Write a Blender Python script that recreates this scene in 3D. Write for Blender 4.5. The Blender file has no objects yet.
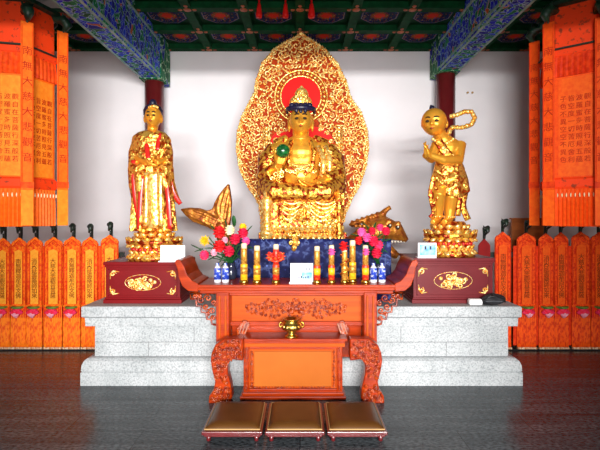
import bpy, bmesh, math, random
from mathutils import Vector, Matrix
R = random.Random(7)
PI = math.pi
C = bpy.context.scene.collection
F, CZ, HY = 470.0, 1.64, 217.0

def px(x, y, Y):
    """photo pixel at depth Y -> world point"""
    return Vector(((x-300)*Y/F, Y, CZ-(y-HY)*Y/F))

# ------------------------------------------------------------------ materials
class NT:
    def __init__(s, name):
        s.m = bpy.data.materials.new(name); s.m.use_nodes = True
        s.t = s.m.node_tree; s.b = s.t.nodes['Principled BSDF']
    def n(s, typ, **kw):
        nd = s.t.nodes.new(typ)
        for k, v in kw.items():
            if k in nd.inputs: nd.inputs[k].default_value = v
            else: setattr(nd, k, v)
        return nd
    def l(s, a, b): s.t.links.new(a, b)
    def coord(s, scale=(1, 1, 1), kind='Object'):
        c = s.n('ShaderNodeTexCoord'); mp = s.n('ShaderNodeMapping')
        mp.inputs['Scale'].default_value = scale
        s.l(c.outputs[kind], mp.inputs['Vector']); return mp.outputs['Vector']
    def ramp(s, fac, stops, interp='LINEAR'):
        r = s.n('ShaderNodeValToRGB'); e = r.color_ramp; e.interpolation = interp
        while len(e.elements) < len(stops): e.elements.new(0.5)
        for el, (p, c) in zip(e.elements, stops):
            el.position = p; el.color = (*c, 1)
        s.l(fac, r.inputs['Fac']); return r.outputs['Color']
    def bump(s, h, strength=.3, dist=.01):
        b = s.n('ShaderNodeBump', Strength=strength, Distance=dist)
        s.l(h, b.inputs['Height']); s.l(b.outputs['Normal'], s.b.inputs['Normal'])

def mat(name, c1, c2=None, scale=8., rough=.5, metal=0., bump=0., dist=.01, detail=4., stretch=(1, 1, 1),
        coat=0., lo=.35, hi=.65, spec=None):
    t = NT(name); b = t.b
    b.inputs['Roughness'].default_value = rough; b.inputs['Metallic'].default_value = metal
    b.inputs['Coat Weight'].default_value = coat; b.inputs['Coat Roughness'].default_value = .12
    b.inputs['Specular IOR Level'].default_value = (.2 if rough >= .5 else .5) if spec is None else spec
    nz = t.n('ShaderNodeTexNoise', Scale=scale, Detail=detail)
    t.l(t.coord(stretch), nz.inputs['Vector'])
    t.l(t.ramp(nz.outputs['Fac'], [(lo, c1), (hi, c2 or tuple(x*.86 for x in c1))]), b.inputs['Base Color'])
    if bump: t.bump(nz.outputs['Fac'], bump, dist)
    return t.m

M = {}
M['wall'] = mat('wall_plaster', (.87, .85, .86), (.84, .82, .83), 3, .9, bump=.08)
M['plain_ceiling'] = mat('grey_boards', (.42, .40, .38), None, 4, .9)
M['gold'] = mat('gold_smooth', (.95, .50, .055), (.85, .36, .03), 9, .33, .78, .25, .01)
M['goldskin'] = mat('gold_skin', (.92, .45, .045), (.86, .38, .035), 5, .36, .6, .08, .008)
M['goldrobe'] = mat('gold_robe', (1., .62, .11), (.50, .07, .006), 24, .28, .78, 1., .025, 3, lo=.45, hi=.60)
M['goldbright'] = mat('gold_bright', (1., .76, .24), (.90, .34, .025), 40, .27, .6, .5, .01, 2, lo=.45, hi=.58)
M['goldrelief'] = mat('gold_relief', (1., .80, .30), (.90, .30, .02), 55, .3, .35, .5, .01, 2, lo=.46, hi=.56)
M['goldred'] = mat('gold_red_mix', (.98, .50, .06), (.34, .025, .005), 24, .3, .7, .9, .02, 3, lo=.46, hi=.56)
M['bronze'] = mat('gilded_bronze_fish', (.62, .24, .025), (.26, .05, .012), 16, .38, .6, .8, .02, 4, lo=.35, hi=.68)
M['redlac'] = mat('red_lacquer', (.62, .02, .012), (.5, .014, .01), 6, .35, coat=.3)
M['halored'] = mat('halo_red_ground', (.46, .05, .003), (.30, .022, .002), 14, .6, spec=.1)
M['discred'] = mat('halo_disc_red', (.85, .008, .006), (.80, .007, .006), 4, .5, spec=.1)
M['hair'] = mat('painted_blue_hair', (.012, .012, .05), (.006, .006, .02), 30, .4, bump=.4)
M['lips'] = mat('painted_lips', (.42, .06, .015), None, 5, .4)
M['line'] = mat('painted_features', (.04, .02, .01), None, 5, .5)
M['eyewhite'] = mat('painted_eye_white', (.8, .75, .6), None, 5, .4)
M['jade'] = mat('green_jade', (.01, .16, .03), (.005, .06, .015), 25, .25, coat=.5, lo=.4, hi=.6)
M['wood'] = mat('red_lacquer_wood', (.42, .038, .0015), (.25, .017, .001), 5, .28, bump=.05, coat=.06, spec=.2, stretch=(.6, 1, 6))
M['woodface'] = mat('orange_wood_panel', (.54, .088, .005), (.42, .058, .003), 3, .36, bump=.04, spec=.14, stretch=(.4, 1, 7))
M['woodcarve'] = mat('carved_wood', (.46, .062, .004), (.17, .011, .001), 26, .25, bump=.6, coat=.25, spec=.4, lo=.42, hi=.58)
M['woodplain'] = mat('blank_brown_panel', (.46, .12, .014), (.40, .095, .010), 2, .4, spec=.14)
M['maroon'] = mat('maroon_paint', (.19, .004, .006), (.16, .003, .005), 4, .4, spec=.2)
M['column'] = mat('column_red', (.16, .012, .014), (.12, .008, .01), 5, .35, coat=.3)
M['stool_frame'] = mat('stool_maroon', (.14, .012, .014), (.09, .006, .008), 8, .3, coat=.4)
M['leather'] = mat('brown_leatherette', (.105, .042, .008), (.085, .032, .006), 7, .42, bump=.12, spec=.3)
M['piping'] = mat('pale_piping', (.50, .30, .12), None, 8, .5)
M['black'] = mat('black_plastic', (.012, .012, .013), (.02, .02, .02), 9, .3)
M['blackcloth'] = mat('black_fabric', (.015, .015, .017), (.03, .03, .033), 14, .6, bump=.3)
M['hookblack'] = mat('dark_metal_hook', (.02, .02, .02), (.01, .03, .015), 20, .4)
M['hookgreen'] = mat('dark_green_hook', (.01, .06, .03), (.005, .02, .012), 20, .45)
M['white'] = mat('white_card', (.86, .87, .9), (.83, .84, .88), 3, .5)
M['paper'] = mat('white_paper', (.8, .8, .8), None, 3, .7)
M['bluepic'] = mat('pale_blue_print', (.10, .35, .70), (.45, .70, .90), 18, .5)
M['greytext'] = mat('dark_print', (.05, .06, .09), None, 5, .6)
M['char'] = mat('embroidered_characters', (.50, .022, .004), None, 8, .7)
M['chardark'] = mat('dark_embroidered_characters', (.22, .03, .005), None, 8, .7)
M['cloth_left'] = mat('orange_satin', (.95, .17, .008), (.88, .125, .006), 30, .55, bump=.2)
M['cloth_leftdeep'] = mat('deep_orange_satin', (.90, .095, .006), (.70, .045, .004), 24, .55, bump=.3)
M['cloth_yellow'] = mat('yellow_orange_satin', (1., .30, .02), (.95, .22, .012), 24, .55, bump=.2)
M['cloth_right'] = mat('red_orange_satin', (.92, .105, .006), (.82, .07, .005), 30, .55, bump=.2)  # right banner satins redder and darker, their dimmer light put into the colour
M['cloth_rightdeep'] = mat('deep_red_orange_satin', (.84, .06, .006), (.62, .025, .004), 24, .55, bump=.3)
M['cloth_redy'] = mat('dim_warm_red_orange_satin', (.95, .14, .008), (.88, .09, .006), 24, .55, bump=.2)
M['brocade'] = mat('red_brocade', (.90, .055, .006), (.30, .04, .012), 22, .6, bump=.3, lo=.58, hi=.68)
M['tabcloth_l'] = mat('orange_brocade_border', (.97, .20, .008), (.80, .05, .006), 34, .6, bump=.3, lo=.46, hi=.6)
M['tabskirt_l'] = mat('orange_brocade_skirt', (.97, .24, .01), (.78, .08, .008), 42, .6, bump=.3, lo=.46, hi=.62, stretch=(1, 1, .5))
M['tabtext_l'] = mat('golden_text_panel', (1., .44, .04), (.97, .32, .02), 40, .6, bump=.2)
M['tabcloth_r'] = mat('dim_red_brocade_border', (.90, .095, .006), (.62, .02, .004), 34, .6, bump=.3, lo=.46, hi=.6)  # right streamers: same brocades tinted darker and redder for the weaker light there
M['tabskirt_r'] = mat('red_brocade_skirt', (.90, .11, .006), (.62, .03, .005), 42, .6, bump=.3, lo=.46, hi=.62, stretch=(1, 1, .5))
M['tabtext_r'] = mat('dim_orange_text_panel', (.93, .13, .008), (.86, .08, .006), 40, .6, bump=.2)
M['hem'] = mat('pale_beaded_hem', (.85, .7, .5), (.5, .15, .03), 60, .6)
M['pink'] = mat('pink_lotus_petal', (.85, .04, .16), (.80, .02, .05), 14, .5)
M['palepink'] = mat('pale_pink_petal', (.9, .42, .52), (.85, .25, .35), 14, .5)
M['green'] = mat('green_leaf', (.015, .10, .02), (.01, .05, .012), 14, .5)
M['podgreen'] = mat('lotus_pod_green', (.16, .30, .05), (.05, .12, .02), 20, .5)
M['yellow'] = mat('yellow_petal', (.95, .62, .02), (.85, .45, .01), 14, .5)
M['redpetal'] = mat('red_petal', (.72, .012, .012), (.5, .006, .008), 14, .5)
M['crimson'] = mat('crimson_petal', (.66, .01, .05), (.5, .006, .03), 14, .5)
M['cream'] = mat('cream_petal', (.9, .8, .5), (.85, .66, .36), 14, .5)
M['rosepink'] = mat('rose_pink_petal', (.9, .12, .38), (.8, .05, .22), 14, .5)
M['vase'] = mat('dark_blue_vase', (.012, .02, .06), (.02, .03, .05), 14, .2, coat=.5)
M['porcelain'] = mat('white_porcelain', (.8, .82, .86), None, 5, .2, coat=.4)
M['bluelabel'] = mat('blue_white_label', (.015, .05, .42), (.6, .68, .85), 30, .4, lo=.52, hi=.64)
M['candlegold'] = mat('gold_foil_paper', (.85, .46, .08), (.60, .22, .02), 60, .35, .5, .4, .004, lo=.45, hi=.6)
M['candleyellow'] = mat('yellow_foil_paper', (.95, .58, .02), (.85, .40, .01), 40, .4)
M['candlered'] = mat('red_foil_paper', (.70, .02, .012), (.85, .18, .02), 45, .4, lo=.5, hi=.7)
M['candlewax'] = mat('pale_wax', (.88, .78, .55), (.8, .62, .35), 20, .4)
M['brass'] = mat('polished_brass', (.80, .58, .12), (.45, .24, .03), 24, .2, .95, .3, .01)
M['shirtbrown'] = mat('brown_board', (.40, .12, .025), (.30, .08, .02), 4, .55, stretch=(1, 1, 4))
M['darkred'] = mat('dark_red_cloth', (.30, .008, .008), (.22, .006, .006), 8, .6)
M['ribbonred'] = mat('red_ribbon', (.75, .012, .008), (.6, .008, .008), 8, .5)
M['beamgreen'] = mat('ceiling_green', (.004, .065, .02), (.003, .04, .012), 12, .7, spec=.08)

def m_floor():
    t = NT('polished_granite_tiles'); b = t.b
    v = t.coord((1, 1, 1))
    br = t.n('ShaderNodeTexBrick', Scale=1.0, **{'Mortar Size': .005, 'Brick Width': 1.2, 'Row Height': .3})
    br.offset = .5
    br.inputs['Color1'].default_value = (.056, .064, .068, 1); br.inputs['Color2'].default_value = (.042, .049, .053, 1)
    br.inputs['Mortar'].default_value = (.022, .025, .027, 1)
    t.l(v, br.inputs['Vector'])
    n1 = t.n('ShaderNodeTexNoise', Scale=60., Detail=4.); t.l(t.coord((.5, 1, 1)), n1.inputs['Vector'])
    n2 = t.n('ShaderNodeTexNoise', Scale=7., Detail=4.); t.l(t.coord((.12, 1.6, 1)), n2.inputs['Vector'])
    col = br.outputs['Color']
    for nz, st in ((n1, [(.36, (.40, .40, .40)), (.62, (1.6, 1.6, 1.62))]), (n2, [(.35, (.66, .66, .66)), (.65, (1.3, 1.3, 1.3))])):
        mx = t.n('ShaderNodeMix', data_type='RGBA', blend_type='MULTIPLY'); mx.inputs[0].default_value = 1
        t.l(col, mx.inputs[6]); t.l(t.ramp(nz.outputs['Fac'], st), mx.inputs[7]); col = mx.outputs[2]
    t.l(col, b.inputs['Base Color'])
    b.inputs['Roughness'].default_value = .23; b.inputs['Specular IOR Level'].default_value = .20
    t.bump(n1.outputs['Fac'], .10, .004)
    return t.m
M['floor'] = m_floor()

def m_stone():
    t = NT('speckled_white_granite'); b = t.b
    v = t.coord()
    n1 = t.n('ShaderNodeTexNoise', Scale=70., Detail=4.); t.l(v, n1.inputs['Vector'])
    n2 = t.n('ShaderNodeTexNoise', Scale=3., Detail=5.); t.l(v, n2.inputs['Vector'])
    a = t.ramp(n1.outputs['Fac'], [(.34, (.27, .29, .295)), (.47, (.41, .435, .44)), (.6, (.50, .52, .525))])
    c = t.ramp(n2.outputs['Fac'], [(.3, (.8, .82, .82)), (.65, (1.05, 1.05, 1.05))])
    mx = t.n('ShaderNodeMix', data_type='RGBA', blend_type='MULTIPLY'); mx.inputs[0].default_value = 1
    t.l(a, mx.inputs[6]); t.l(c, mx.inputs[7]); t.l(mx.outputs[2], b.inputs['Base Color'])
    b.inputs['Roughness'].default_value = .55
    t.bump(n1.outputs['Fac'], .15, .004)
    return t.m
M['stone'] = m_stone()

def m_panel():
    """painted coffer: red flower, blue ground, gilt octagon line, green margin"""
    t = NT('painted_coffer'); b = t.b
    tc = t.n('ShaderNodeTexCoord')
    sp = t.n('ShaderNodeSeparateXYZ'); t.l(tc.outputs['UV'], sp.inputs[0])
    def mth(op, a, bb=None):
        n = t.n('ShaderNodeMath', operation=op)
        for i, q in enumerate((a, bb)):
            if q is None: continue
            if isinstance(q, (int, float)): n.inputs[i].default_value = q
            else: t.l(q, n.inputs[i])
        return n.outputs[0]
    u = mth('ABSOLUTE', mth('SUBTRACT', sp.outputs[0], .5)); v = mth('ABSOLUTE', mth('SUBTRACT', sp.outputs[1], .5))
    octo = mth('MAXIMUM', mth('MAXIMUM', u, v), mth('MULTIPLY', mth('ADD', u, v), .72))
    base = t.ramp(octo, [(0, (.62, .03, .01)), (.10, (.55, .035, .008)), (.125, (.26, .08, .015)), (.17, (.20, .02, .012)), (.2, (.012, .012, .05)),
                         (.30, (.012, .016, .09)), (.375, (.30, .24, .14)), (.39, (.02, .03, .18)), (.405, (.004, .04, .014)), (.5, (.004, .035, .012))], 'CONSTANT')
    vo = t.n('ShaderNodeTexVoronoi', Scale=24.); t.l(tc.outputs['UV'], vo.inputs['Vector'])
    sp2 = t.n('ShaderNodeSeparateColor'); t.l(vo.outputs['Color'], sp2.inputs[0])
    spots = t.ramp(sp2.outputs[0], [(0, (.012, .012, .08)), (.3, (.26, .10, .03)), (.45, (.01, .07, .03)), (.6, (.30, .02, .012)), (.75, (.03, .04, .28)), (.9, (.36, .25, .10))], 'CONSTANT')
    msk = mth('MULTIPLY', mth('GREATER_THAN', octo, .11), mth('LESS_THAN', octo, .385))
    msk = mth('MULTIPLY', msk, mth('LESS_THAN', vo.outputs['Distance'], .42))
    mx = t.n('ShaderNodeMix', data_type='RGBA'); t.l(msk, mx.inputs[0]); t.l(base, mx.inputs[6]); t.l(spots, mx.inputs[7])
    t.l(mx.outputs[2], b.inputs['Base Color']); b.inputs['Roughness'].default_value = .7; b.inputs['Specular IOR Level'].default_value = .08
    return t.m
M['coffer'] = m_panel()

def m_beam(name, cols, edge, sc):
    t = NT(name); b = t.b
    v = t.coord()
    nz = t.n('ShaderNodeTexNoise', Scale=6., Detail=2.); t.l(v, nz.inputs['Vector'])
    mxv = t.n('ShaderNodeMix', data_type='RGBA', blend_type='ADD'); mxv.inputs[0].default_value = .25
    t.l(v, mxv.inputs[6]); t.l(nz.outputs['Color'], mxv.inputs[7])
    vo = t.n('ShaderNodeTexVoronoi', Scale=sc); t.l(mxv.outputs[2], vo.inputs['Vector'])
    ve = t.n('ShaderNodeTexVoronoi', Scale=sc, feature='DISTANCE_TO_EDGE'); t.l(mxv.outputs[2], ve.inputs['Vector'])
    sp = t.n('ShaderNodeSeparateColor'); t.l(vo.outputs['Color'], sp.inputs[0])
    base = t.ramp(sp.outputs[0], cols, 'CONSTANT')
    rings = t.ramp(vo.outputs['Distance'], [(0, (1, .8, .4)), (.10, (.5, .6, 1.)), (.22, (1., 1., 1.)), (.36, (.35, .4, .5)), (.45, (1, 1, 1))], 'CONSTANT')
    mm = t.n('ShaderNodeMix', data_type='RGBA', blend_type='MULTIPLY'); mm.inputs[0].default_value = .8
    t.l(base, mm.inputs[6]); t.l(rings, mm.inputs[7])
    k = t.n('ShaderNodeMath', operation='LESS_THAN'); t.l(ve.outputs['Distance'], k.inputs[0]); k.inputs[1].default_value = .04
    mx = t.n('ShaderNodeMix', data_type='RGBA'); t.l(k.outputs[0], mx.inputs[0]); t.l(mm.outputs[2], mx.inputs[6]); mx.inputs[7].default_value = (*edge, 1)
    t.l(mx.outputs[2], b.inputs['Base Color']); b.inputs['Roughness'].default_value = .6; b.inputs['Specular IOR Level'].default_value = .1
    return t.m
M['beampaint'] = m_beam('painted_beam_blue', [(0, (.008, .02, .60)), (.35, (.005, .20, .07)), (.55, (.006, .012, .30)), (.75, (.01, .06, .70)), (.86, (.003, .08, .03)), (.95, (.5, .10, .02))], (.28, .46, .55), 15.)
M['beamtrim'] = m_beam('painted_beam_green', [(0, (.006, .15, .05)), (.5, (.004, .08, .03)), (.75, (.008, .02, .3))], (.35, .5, .32), 7.)

def m_bluecloth():
    t = NT('navy_patterned_cloth'); b = t.b
    v = t.coord()
    ve = t.n('ShaderNodeTexVoronoi', Scale=16.); t.l(v, ve.inputs['Vector'])
    nz = t.n('ShaderNodeTexNoise', Scale=11., Detail=3.); t.l(v, nz.inputs['Vector'])
    c = t.ramp(nz.outputs['Fac'], [(.3, (.006, .008, .045)), (.52, (.012, .016, .09)), (.60, (.07, .10, .26)), (.66, (.010, .013, .07))])
    sp = t.ramp(ve.outputs['Distance'], [(.0, (4., 4.2, 4.2)), (.12, (2.2, 2.4, 2.4)), (.16, (1, 1, 1))])
    mm = t.n('ShaderNodeMix', data_type='RGBA', blend_type='MULTIPLY'); mm.inputs[0].default_value = 1
    t.l(c, mm.inputs[6]); t.l(sp, mm.inputs[7]); t.l(mm.outputs[2], b.inputs['Base Color'])
    b.inputs['Roughness'].default_value = .6; b.inputs['Specular IOR Level'].default_value = .12; t.bump(nz.outputs['Fac'], .3, .02)
    return t.m
M['navy'] = m_bluecloth()

# ------------------------------------------------------------------ mesh builder
ORG = {}
def root_of(o):
    while o.parent: o = o.parent
    return o

class MB:
    def __init__(s): s.v = []; s.f = []; s.uv = {}
    def add(s, vs, fs):
        k = len(s.v); s.v += [Vector(p) for p in vs]; s.f += [tuple(i+k for i in f) for f in fs]; return s
    def box(s, x0, x1, y0, y1, z0, z1):
        return s.add([(x0, y0, z0), (x1, y0, z0), (x1, y1, z0), (x0, y1, z0), (x0, y0, z1), (x1, y0, z1), (x1, y1, z1), (x0, y1, z1)],
                     [(0, 3, 2, 1), (4, 5, 6, 7), (0, 1, 5, 4), (1, 2, 6, 5), (2, 3, 7, 6), (3, 0, 4, 7)])
    def pbox(s, x0, y0, x1, y1, Y0, Y1):
        """box whose front face (depth Y0) spans these photo pixels"""
        a = px(x0, y0, Y0); b = px(x1, y1, Y0)
        return s.box(min(a.x, b.x), max(a.x, b.x), Y0, Y1, min(a.z, b.z), max(a.z, b.z))
    def prism(s, poly, y0, y1):
        """outline [(x, z)] given depth y0..y1"""
        if sum(poly[i][0]*poly[(i+1) % len(poly)][1]-poly[(i+1) % len(poly)][0]*poly[i][1] for i in range(len(poly))) < 0: poly = poly[::-1]
        n = len(poly)
        vs = [(x, y0, z) for x, z in poly]+[(x, y1, z) for x, z in poly]
        return s.add(vs, [tuple(range(n)), tuple(range(2*n-1, n-1, -1))]+[(i, i+n, (i+1) % n+n, (i+1) % n) for i in range(n)])
    def pprism(s, poly, Y0, Y1):
        return s.prism([(px(x, y, Y0).x, px(x, y, Y0).z) for x, y in poly], Y0, Y1)
    def rings(s, rs, closed=True):
        n = len(rs[0]); vs = [p for r in rs for p in r]; fs = []
        for i in range(len(rs)-1):
            for j in range(n):
                a, b = i*n+j, i*n+(j+1) % n
                fs.append((a, b, b+n, a+n))
        if closed: fs += [tuple(range(n-1, -1, -1)), tuple(range((len(rs)-1)*n, len(rs)*n))]
        return s.add(vs, fs)
    def tube(s, pts, r, n=8, flat=None, up=None):
        pts = [Vector(p) for p in pts]; m = len(pts)
        rad = r if isinstance(r, (list, tuple)) else [r]*m
        rs = []; prev = None
        for i, p in enumerate(pts):
            d = (pts[min(i+1, m-1)]-pts[max(i-1, 0)])
            d = d.normalized() if d.length > 1e-9 else Vector((0, 0, 1))
            if prev is None:
                a = Vector(up) if up else (Vector((0, 0, 1)) if abs(d.z) < .9 else Vector((0, 1, 0)))
            else: a = prev
            u = (a-d*a.dot(d))
            u = u.normalized() if u.length > 1e-6 else d.orthogonal().normalized()
            w = d.cross(u); prev = u
            k = flat or 1
            rs.append([p+u*(math.cos(2*PI*j/n)*rad[i])+w*(math.sin(2*PI*j/n)*rad[i]*k) for j in range(n)])
        return s.rings(rs)
    def lathe(s, prof, c, n=20, sx=1., sy=1.):
        c = Vector(c)
        return s.rings([[c+Vector((r*sx*math.cos(2*PI*j/n), r*sy*math.sin(2*PI*j/n), z)) for j in range(n)] for r, z in prof])
    def ell(s, c, r, n=14, m=9, rot=None):
        c = Vector(c); r = (r, r, r) if isinstance(r, (int, float)) else r; rs = []
        for i in range(m):
            a = -PI/2+PI*(i+.12)/(m-.76)
            ring = []
            for j in range(n):
                q = Vector((r[0]*math.cos(a)*math.cos(2*PI*j/n), r[1]*math.cos(a)*math.sin(2*PI*j/n), r[2]*math.sin(a)))
                if rot: q = rot @ q
                ring.append(c+q)
            rs.append(ring)
        return s.rings(rs)
    def spiral(s, c, r, rad, turns=1.5, ang=0., sgn=1, n=5, k=16, tail=True, proud=0.):
        """scroll in the XZ plane at point c"""
        c = Vector(c); pts = []; rr = []
        for i in range(k):
            t = i/(k-1); q = r*(.18+.82*t); a = ang+sgn*2*PI*turns*t
            pts.append(c+Vector((q*math.cos(a), -proud*math.sin(PI*t), q*math.sin(a)))); rr.append(rad*(.75+.35*math.sin(PI*t)))
        if tail:
            d = (pts[-1]-pts[-2]).normalized(); pts.append(pts[-1]+d*r*.55); rr.append(rad*.5)
        return s.tube(pts, rr, n)
    def build(s, name, m, parent=None, smooth=False, bevel=0., loc=None, remesh=0., sm=2, sub=0):
        o0 = ORG[root_of(parent)] if parent else (Vector(loc) if loc else Vector((0, 0, 0)))
        me = bpy.data.meshes.new(name); me.from_pydata([p-o0 for p in s.v], [], s.f); me.update()
        bm = bmesh.new(); bm.from_mesh(me); bmesh.ops.recalc_face_normals(bm, faces=bm.faces); bm.to_mesh(me); bm.free()
        me.materials.append(M[m] if isinstance(m, str) else m)
        if smooth:
            for p in me.polygons: p.use_smooth = True
        o = bpy.data.objects.new(name, me); C.objects.link(o)
        if parent: o.parent = parent
        else: o.location = o0; ORG[o] = o0
        if bevel:
            b = o.modifiers.new('b', 'BEVEL'); b.width = bevel; b.segments = 2; b.limit_method = 'ANGLE'
        if remesh:
            r = o.modifiers.new('r', 'REMESH'); r.mode = 'VOXEL'; r.voxel_size = remesh; r.use_smooth_shade = True
            q = o.modifiers.new('s', 'SMOOTH'); q.factor = .5; q.iterations = sm
        return o

def tag(o, label, cat, group=None):
    o['label'] = label; o['category'] = cat
    if group: o['group'] = group
    return o
def thing(name, label, cat, loc, group=None):
    o = bpy.data.objects.new(name, None); C.objects.link(o); o.location = loc; o.empty_display_size = .1
    ORG[o] = Vector(loc); return tag(o, label, cat, group)
def structure(o): o['kind'] = 'structure'; return o
def dup(root, loc, label):
    r = root.copy(); C.objects.link(r); r.location = loc; r['label'] = label; ORG[r] = Vector(loc)
    for ch in root.children:
        c = ch.copy(); C.objects.link(c); c.parent = r
        for g in ch.children:
            d = g.copy(); C.objects.link(d); d.parent = c
    return r
TXT = {}
def text_mesh(name, s, size, m, parent, at, depth=.002, space=1., rotz=0.):
    """upright lettering centred at point `at`, read from the front; one mesh"""
    key = (s, round(size, 4), space)
    if key not in TXT:
        cu = bpy.data.curves.new('t', 'FONT'); cu.body = s; cu.size = size; cu.align_x = 'CENTER'; cu.align_y = 'CENTER'
        cu.space_line = space; cu.extrude = depth; cu.resolution_u = 1
        o = bpy.data.objects.new('t', cu); C.objects.link(o)
        dg = bpy.context.evaluated_depsgraph_get()
        me = bpy.data.meshes.new_from_object(o.evaluated_get(dg)); bpy.data.objects.remove(o)
        xs = [v.co.x for v in me.vertices]; ys = [v.co.y for v in me.vertices]
        cx, cy = (min(xs)+max(xs))/2, (min(ys)+max(ys))/2
        for v in me.vertices: v.co.x -= cx; v.co.y -= cy
        TXT[key] = me
    me = TXT[key].copy()
    me.transform(Matrix.Translation(Vector(at)-ORG[root_of(parent)]) @ Matrix.Rotation(rotz, 4, 'Z') @ Matrix.Rotation(PI/2, 4, 'X'))
    me.name = name; me.materials.clear(); me.materials.append(M[m])
    o = bpy.data.objects.new(name, me); C.objects.link(o); o.parent = parent
    return o
def vert(s): return '\n'.join(s)

# ------------------------------------------------------------------ room shell
WY, CH, SX = 7.0, 4.19, 4.6
structure(MB().box(-SX, SX, -6, WY+.2, -.12, 0).build('floor', 'floor'))
structure(MB().box(-SX, SX, WY, WY+.2, 0, CH+.15).build('wall_back', 'wall'))
structure(MB().box(-SX-.2, -SX, 1.5, WY+.2, 0, CH+.15).build('wall_left', 'wall'))
structure(MB().box(SX, SX+.2, 1.5, WY+.2, 0, CH+.15).build('wall_right', 'wall'))
DW, DH = 2.05, 3.2      # the open doorway in front
structure(MB().box(-SX, -DW, 1.4, 1.6, 0, CH+.15).box(DW, SX, 1.4, 1.6, 0, CH+.15).box(-DW, DW, 1.4, 1.6, DH, CH+.15).build('wall_front', 'wall'))
ceil = structure(MB().box(-SX, SX, 1.4, WY+.2, CH, CH+.12).build('ceiling', 'plain_ceiling'))
GX = [i*.67 for i in range(-7, 8)]; GY = [6.93, 6.26, 5.59, 4.92]
b = MB()
for x in GX: b.box(x-.055, x+.055, 4.92, WY-.002, CH-.085, CH+.01)
for y in GY: b.box(-SX+.002, SX-.002, y-.06, y+.06, CH-.088, CH+.01)
b.build('coffer_grid', 'beamgreen', ceil)
b = MB()
for x in GX:
    for y in GY[:3]: b.ell((x, y-0, CH-.088), (.05, .05, .012), 8, 5)
    for y in GY[:3]:
        for k in (-.085, .085): b.ell((x+k, y, CH-.088), (.03, .025, .01), 6, 5)
        b.ell((x, y-.09, CH-.085), (.025, .035, .01), 6, 5)
b.build('grid_ornament', mat('orange_rosette', (.5, .16, .06), (.3, .07, .04), 20, .5), ceil)
me = bpy.data.meshes.new('coffer_painting'); vs = []; fs = []; uvs = []
for i in range(len(GX)-1):
    for j in range(3):
        k = len(vs); x0, x1, y0, y1 = GX[i]+.05, GX[i+1]-.05, GY[j+1]+.05, GY[j]-.05
        vs += [(x0, y0, CH-.012), (x0, y1, CH-.012), (x1, y1, CH-.012), (x1, y0, CH-.012)]; fs.append((k, k+1, k+2, k+3)); uvs += [(0, 0), (0, 1), (1, 1), (1, 0)]
me.from_pydata(vs, [], fs); ul = me.uv_layers.new(name='UVMap')
for i, u in enumerate(uvs): ul.data[i].uv = u
me.materials.append(M['coffer']); o = bpy.data.objects.new('coffer_painting', me); C.objects.link(o); o.parent = ceil
structure(MB().box(-SX+.002, -2.225, 5.15, 5.4, CH-.15, CH+.01).build('trim_1', 'plain_ceiling'))
for k, (sx, zb) in enumerate(((-1, 3.575), (1, 3.68))):
    xc = sx*2.08
    o = structure(MB().box(xc-.14, xc+.14, 1.6, WY-.02, zb, CH).build(f'trim_{k+2}', 'beampaint', bevel=.01))
    o['label'] = 'painted blue and green roof beam running toward the viewer on the ' + ('left' if sx < 0 else 'right')
    MB().box(xc-.155, xc+.155, 6.52, WY-.03, zb-.012, CH-.02).build('beam_end_band', 'beamtrim', o)
    e = MB()
    for q in (-.142, .142):
        for zz in (zb+.02, CH-.14): e.box(xc+q-.008, xc+q+.008, 1.62, 6.5, zz, zz+.025)
    for q in (-.12, .12): e.box(xc+q-.012, xc+q+.012, 1.62, 6.5, zb-.008, zb+.005)
    e.build('beam_border', mat('pale_beam_line', (.10, .28, .22), (.35, .45, .42), 9, .5), o)
    structure(MB().lathe([(.135, 0), (.135, zb-.01)], (xc, 6.72, 0), 24).build(f'trim_{k+4}', 'column', smooth=True))['label'] = 'dark red round column behind the ' + ('standing robed' if sx < 0 else 'child') + ' statue'

# ------------------------------------------------------------------ stone platform
PF = 4.6
pf = thing('stone_platform', 'long white speckled granite platform carrying the statues', 'platform', (0, PF, 0))
def slab(prof, xl, xr, yb):
    """prof [(z, out)] stepped moulding, sides mitred outwards by `out`"""
    m = MB(); rs = []
    for z, out in prof: out *= .67; rs.append([(xl-out, PF+.06-out, z), (xr+out, PF+.06-out, z), (xr+out, yb, z), (xl-out, yb, z)])
    return m.rings([[Vector(p) for p in r] for r in rs])
xl, xr = px(95, 0, 4.66).x, px(508, 0, 4.66).x
slab([(.565, .0), (.572, .10), (.655, .105), (.66, .12), (.668, .14), (.762, .14), (.77, .13)], xl, xr, 6.45).build('coping', 'stone', pf, bevel=.004)
slab([(.262, 0), (.565, 0)], xl, xr, 6.44).build('body', 'stone', pf)
slab([(0, .15), (.128, .15), (.132, .135), (.138, .135), (.142, .145), (.20, .138), (.235, .115), (.255, .08), (.262, .04)], xl, xr, 6.45).build('plinth', 'stone', pf, bevel=.003)
j = MB()
for z in (.40,): j.box(xl-.0015, xr+.0015, PF+.0585, PF+.07, z-.003, z+.003)
for x in (-1.5, -.55, .5, 1.45): j.box(x-.003, x+.003, PF+.0585, PF+.07, .262, .40)
for x in (-1.05, 0, 1.0): j.box(x-.003, x+.003, PF+.0585, PF+.07, .40, .565)
j.build('joint', mat('dark_mortar', (.22, .23, .23), None, 8, .8), pf)
PT = .77

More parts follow.
